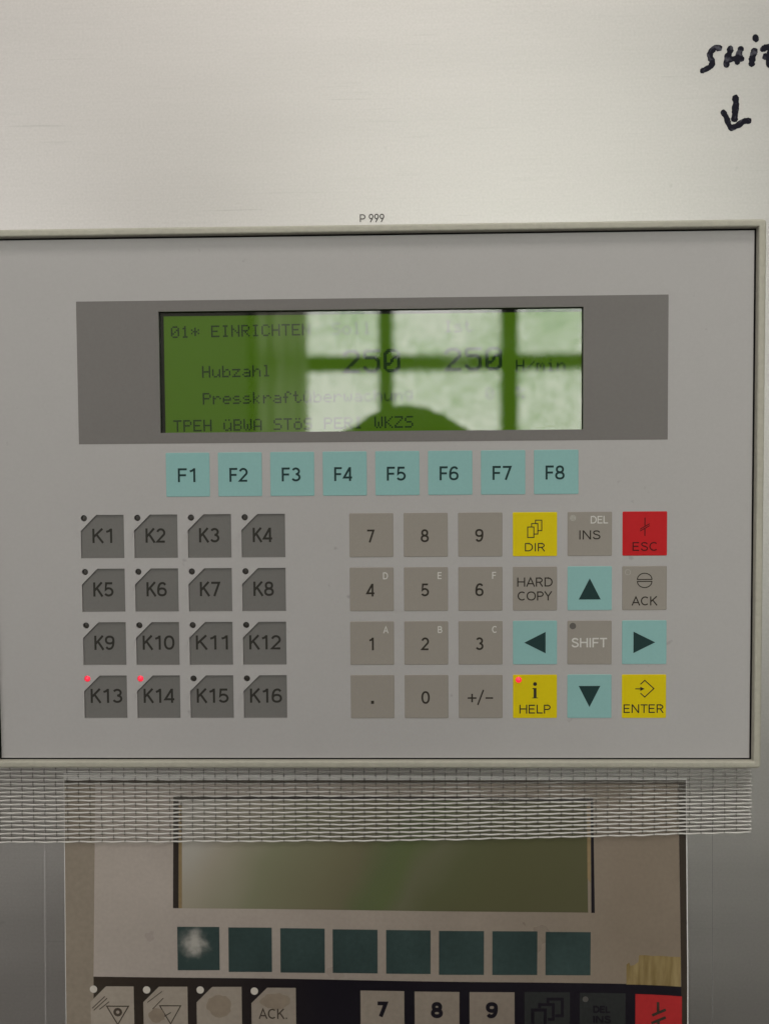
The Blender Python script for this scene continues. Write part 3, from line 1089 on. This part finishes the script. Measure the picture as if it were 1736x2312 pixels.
def printed_display_mat():
    m = mat('printed_green_display', (0.2, 0.2, 0.1), 0.36, 0.4)
    nt = m.node_tree
    b = nt.nodes['Principled BSDF']
    tc = nt.nodes.new('ShaderNodeTexCoord')
    sp = nt.nodes.new('ShaderNodeSeparateXYZ')
    nz = nt.nodes.new('ShaderNodeTexNoise')
    nz.inputs['Scale'].default_value = 22
    nz.inputs['Detail'].default_value = 2
    nt.links.new(tc.outputs['Object'], nz.inputs['Vector'])
    nt.links.new(tc.outputs['Object'], sp.inputs['Vector'])
    # position along the print, slanted so that the printed reflection runs diagonally
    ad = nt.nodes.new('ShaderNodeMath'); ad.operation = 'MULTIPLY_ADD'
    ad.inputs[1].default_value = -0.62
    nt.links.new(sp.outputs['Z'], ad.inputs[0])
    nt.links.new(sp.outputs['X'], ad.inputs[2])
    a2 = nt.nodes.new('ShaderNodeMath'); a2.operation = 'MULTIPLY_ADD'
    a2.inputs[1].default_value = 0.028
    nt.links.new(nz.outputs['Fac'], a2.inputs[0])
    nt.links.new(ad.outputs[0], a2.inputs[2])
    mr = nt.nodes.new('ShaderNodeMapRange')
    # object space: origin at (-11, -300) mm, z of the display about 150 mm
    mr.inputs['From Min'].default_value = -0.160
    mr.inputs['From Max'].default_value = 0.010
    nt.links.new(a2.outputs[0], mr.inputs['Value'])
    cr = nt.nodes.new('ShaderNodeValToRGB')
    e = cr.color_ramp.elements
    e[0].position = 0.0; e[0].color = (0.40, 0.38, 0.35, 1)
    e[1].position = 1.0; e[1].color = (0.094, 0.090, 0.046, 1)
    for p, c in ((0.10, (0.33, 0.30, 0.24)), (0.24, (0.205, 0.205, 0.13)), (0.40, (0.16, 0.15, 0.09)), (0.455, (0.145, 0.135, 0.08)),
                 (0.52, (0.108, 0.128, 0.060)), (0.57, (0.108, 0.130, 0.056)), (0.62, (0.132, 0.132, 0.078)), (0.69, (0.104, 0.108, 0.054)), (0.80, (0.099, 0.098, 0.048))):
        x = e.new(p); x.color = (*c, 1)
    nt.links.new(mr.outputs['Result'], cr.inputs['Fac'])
    nt.links.new(cr.outputs['Color'], b.inputs['Base Color'])
    return m


def fade_across(m, x0, x1, c0, c1):
    """ramps the colour across the sheet; on the upper grey it paints light in"""
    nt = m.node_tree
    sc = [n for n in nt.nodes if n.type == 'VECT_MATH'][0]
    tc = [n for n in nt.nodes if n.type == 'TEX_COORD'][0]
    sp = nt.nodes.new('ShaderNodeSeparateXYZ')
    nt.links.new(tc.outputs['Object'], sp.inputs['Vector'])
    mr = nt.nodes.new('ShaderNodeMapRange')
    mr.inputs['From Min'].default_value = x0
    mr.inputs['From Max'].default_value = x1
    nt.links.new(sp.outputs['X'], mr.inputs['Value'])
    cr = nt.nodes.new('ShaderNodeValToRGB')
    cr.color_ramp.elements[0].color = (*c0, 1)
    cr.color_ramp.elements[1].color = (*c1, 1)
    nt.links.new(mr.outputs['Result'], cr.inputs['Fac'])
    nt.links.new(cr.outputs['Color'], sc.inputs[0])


fade_across(M_pgrey, -0.09, 0.10, (0.42, 0.37, 0.335), (0.235, 0.190, 0.148))  # paler left end: reflected light on the sheet painted into the grey
fade_across(M_pblack, -0.115, -0.02, (0.040, 0.030, 0.022), (0.010, 0.008, 0.013))
fade_across(M_pkey, -0.10, 0.06, (0.36, 0.315, 0.265), (0.235, 0.195, 0.16))
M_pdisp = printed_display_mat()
q = MB()
gquad(q, (-138.3, -116.7), (115.4, -118.4), (116.8, -297.0), (-140.2, -297.0), PB)
link('paper', q.mesh('paper', face=True, smooth=True), M_paper, pap, 'white paper with thin bare edges')
print_piece('printed_margin', M_pmargin, [((-138.0, -119.9), (-125.2, -119.9), (-127.9, -296), (-140.0, -296))], 0.05, 'brownish printed strip down the side')
print_piece('printed_background', M_pgrey, [((-125.2, -119.9), (111.95, -119.8), (113.3, -204.05), (-127.55, -201.95))], 0.06, 'beige grey printed upper area')
print_piece('printed_black_area', M_pblack, [((-127.55, -201.95), (113.3, -204.05), (114.6, -296), (-129.0, -296))], 0.07, 'black printed key area')
print_piece('printed_frame', M_pbrown, [((-138.0, -119.6), (115.0, -119.45), (115.0, -120.9), (-138.0, -121.0)),
                                        ((112.0, -120.9), (115.0, -120.9), (116.25, -296), (114.7, -296))], 0.10, 'dark printed frame line')
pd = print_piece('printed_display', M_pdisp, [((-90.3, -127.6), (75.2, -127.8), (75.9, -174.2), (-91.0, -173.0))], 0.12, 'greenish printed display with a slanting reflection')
print_piece('printed_display_edge', M_pblack, [((-93.1, -126.2), (77.8, -126.5), (77.8, -128.0), (-93.1, -127.8)), ((-93.1, -127.8), (-90.9, -127.8), (-91.7, -173.0), (-94.0, -172.95)),
                                          ((76.8, -128.0), (77.8, -128.0), (78.6, -174.3), (77.2, -174.3))], 0.14, parent=pd)
print_piece('printed_gold_edge', M_pgold, [((-90.9, -130.0), (-89.6, -130.0), (-90.3, -173.0), (-91.7, -173.0))], 0.16, parent=pd)
print_piece('printed_gold_edge', M_pgold, [((75.3, -130.0), (76.8, -130.0), (76.9, -162.0), (75.6, -160.0))], 0.16, parent=pd)

def smear_mat():
    m = mat('printed_smeared_teal', (0.036, 0.060, 0.058), 0.34, 0.5, var=0.1, vscale=500)
    nt = m.node_tree
    b_ = nt.nodes['Principled BSDF']
    old = b_.inputs['Base Color'].links[0].from_socket
    tc = [n for n in nt.nodes if n.type == 'TEX_COORD'][0]
    nz = nt.nodes.new('ShaderNodeTexNoise'); nz.inputs['Scale'].default_value = 230; nz.inputs['Detail'].default_value = 5
    nt.links.new(tc.outputs['Object'], nz.inputs['Vector'])
    ds = nt.nodes.new('ShaderNodeVectorMath'); ds.operation = 'MULTIPLY_ADD'
    ds.inputs[1].default_value = (0.008, 0, 0.008)
    nt.links.new(nz.outputs['Color'], ds.inputs[0])
    nt.links.new(tc.outputs['Object'], ds.inputs[2])
    mp = nt.nodes.new('ShaderNodeVectorMath'); mp.operation = 'DISTANCE'
    mp.inputs[1].default_value = (-0.0745 + 0.004, 0.0, 0.1125 + 0.004)      # smear centre on the sheet
    sx = nt.nodes.new('ShaderNodeVectorMath'); sx.operation = 'MULTIPLY'
    sx.inputs[1].default_value = (1, 0, 1)
    nt.links.new(ds.outputs[0], sx.inputs[0])
    nt.links.new(sx.outputs[0], mp.inputs[0])
    mr = nt.nodes.new('ShaderNodeMapRange'); mr.interpolation_type = 'SMOOTHSTEP'
    mr.inputs['From Min'].default_value = 0.0012; mr.inputs['From Max'].default_value = 0.0085
    mr.inputs['To Min'].default_value = 0.85; mr.inputs['To Max'].default_value = 0.0
    nt.links.new(mp.outputs['Value'], mr.inputs['Value'])
    pw = nt.nodes.new('ShaderNodeMath'); pw.operation = 'POWER'; pw.inputs[1].default_value = 1.6
    nt.links.new(mr.outputs['Result'], pw.inputs[0])
    mx_ = nt.nodes.new('ShaderNodeMix'); mx_.data_type = 'RGBA'
    nt.links.new(pw.outputs[0], mx_.inputs['Factor'])
    nt.links.new(old, mx_.inputs['A'])
    mx_.inputs['B'].default_value = (0.52, 0.49, 0.45, 1)
    nt.links.new(mx_.outputs['Result'], b_.inputs['Base Color'])
    return m


for x0, x1, zt, zb in ((-92.4, -75.0, -180.8, -199.1), (-71.3, -53.4, -181.05, -199.8), (-49.9, -31.6, -181.3, -200.0), (-28.35, -9.9, -181.6, -199.95),
                       (-6.4, 11.8, -181.7, -200.0), (15.2, 33.6, -181.95, -200.3), (37.0, 55.35, -182.05, -200.35), (58.7, 77.0, -182.3, -200.4)):
    k = print_piece('printed_function_key', M_pteal, [((x0, zt), (x1, zt - .05), (x1 - .1, zb), (x0 - .1, zb))], 0.12)
    if x0 < -90:
        k.data.materials.clear()
        k.data.materials.append(smear_mat())
        k['label'] = 'dark teal printed key with a pale smear'

# lower rows of the print
def pkey(x0, x1, zt, m, label=None, chamfer=0):
    q = MB()
    zb = zt - 18.2
    if chamfer:
        pts = [(x0, zb), (x1, zb), (x1, zt), (x0 + chamfer, zt), (x0, zt - chamfer)]
        q.poly([(x, PB - .12 + py_(x, z), z) for x, z in pts])
    else:
        gquad(q, (x0, zt), (x1, zt - .08), (x1, zb), (x0, zb), PB - .12)
    return link('printed_key', q.mesh('printed_key', face=True), m, pap, label)
def pleg(k, m, build, name='printed_legend'):
    q = MB(); build(q)
    return link(name, q.mesh(name, face=True), m, k)
TY = PB - .17
M_pink = mat('printed_key_ink', (0.075, 0.058, 0.045), 0.4, 0.4)
M_pstain = mat('printed_brown_stain', (0.27, 0.22, 0.17), 0.42, 0.4, var=0.1, vscale=300)
soft = []
for x0, x1, zt, lab in ((-129.0, -110.9, -206.0, 'pale printed key with triangle and hatching'), (-107.0, -88.6, -206.05, 'pale printed key with an empty triangle'),
                        (-84.9, -66.2, -206.1, 'pale printed key with a brown stain'), (-62.2, -43.8, -206.4, 'pale printed key marked ACK')):
    k = pkey(x0, x1, zt, M_pkey, lab, 6.6)
    soft.append(k)
for x, z in ((-127.6, -207.2), (-105.5, -207.4), (-83.3, -207.4), (-60.9, -207.85)):
    q = MB(); q.disc(x, z, 1.55, PB - .18 + py_(x, z))
    link('printed_dot', q.mesh('printed_dot', face=True), M_pwhite, pap)
def tri1(q):
    q.ribbon([(-122.3, -214.4), (-113.2, -214.4), (-117.8, -222.2)], .5, TY, closed=True, yfun=py_)
    q.ribbon(circle(-117.7, -216.9, 1.3, 12), 1.1, TY - .02, closed=True, yfun=py_)
    for a, c in (((-128.3, -215.3), (-123.0, -210.3)), ((-127.7, -216.2), (-122.0, -211.0)), ((-125.3, -215.8), (-121.2, -212.5))):
        q.ribbon([a, c], .4, TY, yfun=py_)
pleg(soft[0], M_pink, tri1)
def tri2(q):
    q.ribbon([(-100.2, -214.1), (-91.5, -214.1), (-95.8, -221.8)], .45, TY, closed=True, yfun=py_)
    q.ribbon([(-98.3, -218.6), (-95.6, -216.9)], .4, TY - .02, yfun=py_)
    for a, c in (((-105.3, -212.7), (-99.1, -208.0)), ((-103.2, -215.5), (-98.6, -210.8))):
        q.ribbon([a, c], .35, TY - .02, yfun=py_)
pleg(soft[1], M_pink, tri2)
def stain(cx, cz, rx, rz, s):
    rnd = random.Random(s)
    out = [(cx + rx * math.cos(a * math.pi / 10) * (1 + rnd.uniform(-.15, .15)), cz + rz * math.sin(a * math.pi / 10) * (1 + rnd.uniform(-.15, .15))) for a in range(20)]
    return [(x, TY + py_(x, z), z) for x, z in out]
pleg(soft[2], M_pstain, lambda q: q.poly(stain(-75.4, -214, 5.2, 4.6, 3)), 'printed_stain')
pleg(soft[3], M_pstain, lambda q: q.poly(stain(-52.4, -212.0, 6.0, 3.4, 5)), 'printed_stain')
pleg(soft[1], M_pstain, lambda q: q.poly(stain(-101.5, -218.2, 3.6, 3.0, 8)), 'printed_stain')
pleg(soft[3], M_pink, lambda q: q.text('ACK.', -53.4, -217.4, 4.3, TY - .03, width=11.8, yfun=py_))
for x0, x1, zt, s, tx in ((-17.15, .85, -207.2, '7', -8.45), (5.1, 23.45, -207.4, '8', 14.2), (27.6, 46.0, -207.5, '9', 36.7)):
    k = pkey(x0, x1, zt, M_pkey, 'pale printed key with a bold ' + s)
    pleg(k, M_pblack, lambda q: q.text(s, tx, -215.1, 6.0, TY, weight=0.27, squeeze=1.1, yfun=py_))
k = pkey(50.1, 68.6, -207.5, M_pdark, 'slate printed key with stacked frames')
def stack(q):
    y = TY
    q.ribbon([(53.4, -225), (53.4, -215), (58.5, -215), (58.5, -225)], 1.3, y, yfun=py_)
    q.ribbon([(56.2, -214.2), (56.2, -212.7), (61.8, -212.7), (61.8, -218.9), (59.6, -218.9)], 1.2, y, yfun=py_)
    q.ribbon([(59.6, -212.0), (59.6, -210.4), (65.5, -210.4), (65.5, -217.4), (62.6, -217.4)], 1.2, y, yfun=py_)
pleg(k, M_pblack, stack)
k = pkey(72.6, 91.2, -207.7, M_pdark, 'slate printed key marked DEL INS')
def delins(q):
    q.text('DEL', 81.7, -214.6, 2.7, TY, width=7.3, weight=0.24, yfun=py_)
    q.text('INS', 81.7, -218.8, 2.9, TY, width=7.3, weight=0.24, yfun=py_)
pleg(k, M_pblack, delins)
q = MB(); q.disc(74.9, -210.4, 1.2, TY + py_(74.9, -210.4))
link('printed_dot', q.mesh('printed_dot', face=True), mat('printed_grey_dot', (0.09, 0.085, 0.08), 0.4, 0.4), k)
k = pkey(95.2, 113.6, -208.0, M_pred, 'red printed key')
def pesc(q):
    f = py_
    q.ribbon([(104.2, -211.0), (104.3, -215.3)], 1.1, TY, yfun=f)
    q.ribbon([(101.9, -216.7), (107.3, -214.0)], 1.1, TY - .02, yfun=f)
    q.ribbon([(101.6, -220.0), (107.3, -217.2)], 1.1, TY - .02, yfun=f)
    q.ribbon([(104.4, -218.3), (104.5, -223.0)], 1.1, TY, yfun=f)
pleg(k, M_pbrown, pesc)
# tape patch in the print
def tapemat():
    m = mat('printed_brown_tape', (0.26, 0.185, 0.07), 0.42, 0.4)
    nt = m.node_tree
    b_ = nt.nodes['Principled BSDF']
    tc = nt.nodes.new('ShaderNodeTexCoord')
    mp = nt.nodes.new('ShaderNodeMapping')
    mp.inputs['Scale'].default_value = (420, 420, 60)
    nt.links.new(tc.outputs['Object'], mp.inputs['Vector'])
    n_ = nt.nodes.new('ShaderNodeTexNoise')
    n_.inputs['Scale'].default_value = 1.0
    n_.inputs['Detail'].default_value = 4
    nt.links.new(mp.outputs['Vector'], n_.inputs['Vector'])
    r_ = nt.nodes.new('ShaderNodeValToRGB')
    r_.color_ramp.elements[0].position = 0.3
    r_.color_ramp.elements[0].color = (0.17, 0.115, 0.040, 1)
    r_.color_ramp.elements[1].position = 0.7
    r_.color_ramp.elements[1].color = (0.33, 0.25, 0.12, 1)
    nt.links.new(n_.outputs['Fac'], r_.inputs['Fac'])
    nt.links.new(r_.outputs['Color'], b_.inputs['Base Color'])
    return m
q = MB()
top = [(91.5, -195.8), (92.6, -194.9), (93.1, -196.3), (94.6, -195.9), (96.3, -194.6), (96.6, -191.8), (99.0, -191.7), (102.0, -191.95), (105.0, -191.75), (109.0, -191.9), (113.05, -191.8)]
rows = [[(x, PB - .12 + py_(x, zt + (-204.1 - zt) * t / 4), zt + (-204.1 - zt) * t / 4) for x, zt in top] for t in range(5)]
q.grid(rows)
link('printed_tape_patch', q.mesh('printed_tape_patch', face=True), tapemat(), pap, 'brown grainy tape patch in the print')

# ------------------------------------------------------------------ fibre tape
tap = empty('fibre_tape', (-11, 3.0, -145), 'strip of clear woven fibre tape holding the printed sheet below the panel frame', 'tape')
def tbot(x):
    t = (x + 165) / 306.0
    z = -145.2 + 1.05 * min(t / .5, 1)
    if t > .5:
        z += 3.9 * ((t - .5) / .5) ** 1.25
    return z + 0.12 * math.sin(x * .21) * math.sin(x * .05)
TZ = -112.2
TX0, TX1 = -190.0, 140.9
TYF = 2.75
def tyy(x, z):
    return TYF + (0.75 if (-138.4 < x < 115.5) else 0.0) * 0 + 0.0
NR = 20
def row_z(r, x):
    f = r / (NR - 1)
    return TZ + (tbot(x) - TZ) * f + 0.05 * math.sin(x * .13 + r)
b = MB()
rows = []
xs = [TX0 + (TX1 - TX0) * i / 110 for i in range(111)]
for r in range(12):
    f = r / 11
    rows.append([(x, TYF + 0.12, TZ + (tbot(x) - 0.2 - TZ) * f) for x in xs])
b.grid(rows)
link('film', b.mesh('film', face=True), M_film, tap)
b = MB()
PX = 4.68
cols = [TX0 + 2.0 + PX * i for i in range(int((TX1 - TX0) / PX))]
for r in range(NR):
    pts = []
    x = TX0
    flat = 1.0
    while x < TX1:
        ph = (x - cols[0]) / PX
        up = math.cos(math.pi * (ph + r))          # over one weft, under the next
        pts.append((x, TYF - 0.24 * up, row_z(r, x)))
        x += PX / 8
    pts.append((TX1 + random.uniform(-.3, .2), TYF, row_z(r, TX1)))
    b.tube(pts, 0.36, 6)
link('thread_weave', b.mesh('thread_weave', smooth=True), M_thread, tap, 'pale lengthwise glass threads')
b = MB()
for c, x in enumerate(cols):
    pts, rs = [], []
    n_ = 160
    for k in range(n_ + 1):
        f = k / n_
        z = TZ + (tbot(x) - TZ) * f
        up = -math.cos(math.pi * (c + f * (NR - 1)))
        pts.append((x + 0.1 * math.sin(z * .4 + c), TYF - 0.20 * up, z))
        rs.append(0.07 + 0.27 * max(0.0, up) ** 1.5)
    b.tube(pts, rs, 6)
link('weft_weave', b.mesh('weft_weave', smooth=True), M_thread2, tap, 'darker cross threads')

# ------------------------------------------------------------------ what the display mirrors: the window behind the photographer
WY = -2600.0
M_frame = mat('dark_window_paint', (0.10, 0.10, 0.095), 0.6, 0.2)
WZ0, WZ1 = -420.0, 1440.0
def make_window(wx0, wx1, mx, label):
    win = empty('window', ((wx0 + wx1) / 2, WY, WZ0), label, 'window', 'windows in the wall facing the cabinet')
    q = MB()
    for x0, x1, z0, z1 in ((wx0 - 40, wx0, WZ0 - 70, WZ1 + 70), (wx1, wx1 + 70, WZ0 - 70, WZ1 + 70), (wx0, wx1, WZ0 - 70, WZ0), (wx0, wx1, WZ1, WZ1 + 70)):
        q.box(x0, x1, WY - 90, WY, z0, z1)
    link('window_frame', q.mesh('window_frame'), M_frame, win)
    for x0, x1 in mx:
        q = MB(); q.box(x0, x1, WY - 70, WY - 5, WZ0, WZ1)
        link('muntin', q.mesh('muntin'), M_frame, win)
    xa = [wx0] + [x for p in mx for x in p] + [wx1]
    for z0, z1 in ((-40, 14), (456, 513), (955, 1010)):
        for k in range(0, len(xa), 2):
            q = MB(); q.box(xa[k], xa[k + 1], WY - 65, WY - 8, z0, z1)
            link('muntin', q.mesh('muntin'), M_frame, win)
WINS = [(-545.0, 1560.0), (-2900.0, -1250.0)]
make_window(-545.0, 1560.0, [(-77, -18), (404, 466), (885, 944), (1366, 1425)], 'wide dark barred window mirrored in the display, half covered by a sheer curtain on one side')
make_window(-2900.0, -1250.0, [(-2510, -2450), (-2040, -1980), (-1640, -1580)], 'narrower dark barred window without a curtain, beyond the bare wall')
wall = MB()
for x0, x1, z0, z1 in ((-4200, -2940, -1505, 2200), (-1180, -585, -1505, 2200), (1630, 3500, -1505, 2200), (-2940, -1180, -1505, WZ0 - 70), (-2940, -1180, WZ1 + 70, 2200), (-585, 1630, -1505, WZ0 - 70), (-585, 1630, WZ1 + 70, 2200)):
    wall.box(x0, x1, WY - 180, WY - 30, z0, z1)
tag(link('wall', wall.mesh('wall'), mat('room_wall_paint', (0.50, 0.49, 0.44), 0.7, 0.2)), None, None, None, 'structure')

b = MB()
b.box(-4200, 3500, WY - 180, -20, -1560, -1505)
tag(link('floor', b.mesh('floor'), mat('workshop_floor', (0.125, 0.098, 0.090), 0.6, 0.3, vscale=30)), None, None, None, 'structure')
# sheer curtain at the side of the window
M_sheer = bpy.data.materials.new('sheer_cloth')
M_sheer.use_nodes = True
nt = M_sheer.node_tree
for n_ in list(nt.nodes):
    if n_.type != 'OUTPUT_MATERIAL':
        nt.nodes.remove(n_)
o_ = [n_ for n_ in nt.nodes if n_.type == 'OUTPUT_MATERIAL'][0]
d1 = nt.nodes.new('ShaderNodeBsdfTranslucent'); d1.inputs['Color'].default_value = (0.62, 0.60, 0.54, 1)
d2 = nt.nodes.new('ShaderNodeBsdfDiffuse'); d2.inputs['Color'].default_value = (0.45, 0.43, 0.38, 1)
mxs = nt.nodes.new('ShaderNodeMixShader'); mxs.inputs['Fac'].default_value = 0.5
nt.links.new(d1.outputs[0], mxs.inputs[1]); nt.links.new(d2.outputs[0], mxs.inputs[2]); nt.links.new(mxs.outputs[0], o_.inputs['Surface'])
b = MB()
rows = []
xs = [-548 + 203 * i / 60 for i in range(61)]
for z in (1550, 800, 200, -600):
    rows.append([(x, WY + 60 + 20 * math.sin(x * .11) + 8 * math.sin(x * .19 + z * .001), z) for x in xs])
b.grid(rows)
cu = empty('curtain', (-450, WY + 60, -600), 'narrow sheer curtain drawn to one side of the wide window', 'curtain')
link('cloth', b.mesh('cloth', smooth=True), M_sheer, cu)
b = MB(); b.tube([(-1250, WY + 60, 1565), (1700, WY + 60, 1565)], 14, 8)
link('curtain_rail', b.mesh('curtain_rail'), M_frame, cu)

# daylight outside, and a leafy tree in it
sky = bpy.data.materials.new('overcast_sky')
sky.use_nodes = True
nt = sky.node_tree
for n_ in list(nt.nodes):
    if n_.type != 'OUTPUT_MATERIAL':
        nt.nodes.remove(n_)
o_ = [n_ for n_ in nt.nodes if n_.type == 'OUTPUT_MATERIAL'][0]
em = nt.nodes.new('ShaderNodeEmission')
em.inputs['Color'].default_value = (1.0, 0.985, 0.93, 1)
em.inputs['Strength'].default_value = SKY_STRENGTH
nt.links.new(em.outputs[0], o_.inputs['Surface'])
b = MB()
b.poly([(-6200, -5200, -1200), (5200, -5200, -1200), (5200, -5200, 3200), (-6200, -5200, 3200)])
tag(link('sky', b.mesh('sky'), sky), None, None, None, 'structure')
M_leaf = bpy.data.materials.new('sunlit_leaves')
M_leaf.use_nodes = True
nt = M_leaf.node_tree
for n_ in list(nt.nodes):
    if n_.type != 'OUTPUT_MATERIAL':
        nt.nodes.remove(n_)
o_ = [n_ for n_ in nt.nodes if n_.type == 'OUTPUT_MATERIAL'][0]
d1 = nt.nodes.new('ShaderNodeBsdfTranslucent'); d1.inputs['Color'].default_value = (0.76, 0.89, 0.73, 1)
nt.links.new(d1.outputs[0], o_.inputs['Surface'])
tree = empty('tree', (900, -3900, -1300), 'leafy green tree outside the window', 'tree')
b = MB()
rnd = random.Random(11)
for k in range(120):
    cx, cz = rnd.uniform(-900, 2300), rnd.uniform(-500, 1700)
    if cx < -60 and cz < 640 and rnd.random() < .8:
        continue
    cy = rnd.uniform(-4400, -3600)
    sp = rnd.uniform(45, 150)
    for m_ in range(int(sp * rnd.uniform(1.6, 3.4))):
        c = Vector((cx + rnd.gauss(0, sp), cy + rnd.gauss(0, 60), cz + rnd.gauss(0, sp * 1.3)))
        s_ = rnd.uniform(6, 11)
        a = rnd.uniform(0, math.pi)
        u = Vector((math.cos(a), rnd.uniform(-.5, .5), math.sin(a))) * s_
        v = Vector((-math.sin(a), rnd.uniform(-.5, .5), math.cos(a))) * s_ * .6
        b.poly([c - u, c - u * .3 - v, c + u * .5 - v * .8, c + u, c + u * .4 + v, c - u * .4 + v * .9])
link('crown', b.mesh('crown'), M_leaf, tree)
b = MB(); b.tube([(900, -3950, -1300), (930, -3980, -700), (900, -4000, -300)], [90, 75, 60], 10)
link('trunk', b.mesh('trunk', smooth=True), mat('bark', (0.12, 0.09, 0.06), 0.9, 0.1), tree)

# ------------------------------------------------------------------ the photographer, mirrored in the display
def person():
    root = empty('person', (8, -480, -1500), 'person with short dark hair standing in front of the panel', 'person')
    V, E, Rd = [], [], []
    def add(p, r, par=None):
        V.append(Vector(p) + Vector((8, -480, 0)))
        Rd.append(r)
        if par is not None:
            E.append((par, len(V) - 1))
        return len(V) - 1
    pel = add((0, 0, -620), 150)
    bel = add((0, 0, -500), 138, pel)
    ch = add((0, -10, -330), 150, bel)
    up = add((0, -5, -235), 120, ch)
    nk = add((0, 0, -165), 58, up)
    hd0 = add((0, 15, -110), 62, nk)
    hd1 = add((0, 18, -45), 74, hd0)
    add((0, 15, 2), 66, hd1)
    add((0, 60, -62), 24, hd1)            # nose
    for sg in (-1, 1):
        add((sg * 74, 0, -58), 16, hd1)   # ear
        sh = add((sg * 180, 0, -255), 62, up)
        el = add((sg * 225, -30, -540), 44, sh)
        wr = add((sg * 215, 70, -770), 28, el)
        pm = add((sg * 208, 90, -830), 34, wr)
        for f, (dx, ln) in enumerate(((-26, 62), (-9, 78), (9, 82), (26, 70))):
            a1 = add((sg * 208 + dx * .7, 98 + dx * .6, -880), 10, pm)
            add((sg * 206 + dx * .7, 90 + dx * .6, -880 - ln), 8, a1)
        t1 = add((sg * 190, 130, -850), 11, pm)
        add((sg * 186, 142, -890), 9, t1)
        hp = add((sg * 95, 0, -700), 95, pel)
        kn = add((sg * 105, 10, -1080), 62, hp)
        an = add((sg * 110, -10, -1430), 42, kn)
        add((sg * 118, 130, -1470), 36, an)
    me = bpy.data.meshes.new('body')
    pb = base_of(root)
    me.from_pydata([tuple(v * MM - pb) for v in V], E, [])
    o = bpy.data.objects.new('body', me)
    COL.objects.link(o)
    md = o.modifiers.new('skin', 'SKIN')
    sv = me.skin_vertices[0].data
    for k, r in enumerate(Rd):
        sv[k].radius = (r * MM, r * MM)
    sv[0].use_root = True
    sub = o.modifiers.new('smooth', 'SUBSURF')
    sub.levels = sub.render_levels = 2
    dg = bpy.context.evaluated_depsgraph_get()
    dg.update()
    m2 = bpy.data.meshes.new_from_object(o.evaluated_get(dg))
    bpy.data.objects.remove(o)
    for p in m2.polygons:
        p.use_smooth = True
    body = bpy.data.objects.new('body', m2)
    COL.objects.link(body)
    m2.materials.clear()
    m2.materials.append(mat('dark_work_clothes', (0.045, 0.048, 0.055), 0.8, 0.1))
    m2.materials.append(mat('skin', (0.42, 0.26, 0.19), 0.55, 0.3))
    for p in m2.polygons:
        z = p.center.z + pb.z
        if z > -0.19 or (z < -0.74 and abs(p.center.x) > 0.155):
            p.material_index = 1
    body.parent = root
    q = MB()
    rows = []
    for a in range(9):
        t = a / 8 * math.pi * .62
        rr, zz = 100 * math.sin(t), -22 + 104 * math.cos(t)
        rr *= 1 + 0.05 * math.sin(a * 2.1 + 1)
        rows.append([(8 + rr * (1 + .035 * math.sin(k * 2.4 + a)) * math.cos(k * math.pi / 12) * .94, -470 - 6 + rr * math.sin(k * math.pi / 12) * 1.1 - (18 if a > 5 else 0), zz + 3.0 * math.sin(k * 1.7 + a * 2)) for k in range(24)])
    q.grid(rows, True)
    link('hair', q.mesh('hair', smooth=True), mat('dark_hair', (0.02, 0.016, 0.012), 0.6, 0.3, var=0.2), root)
person()
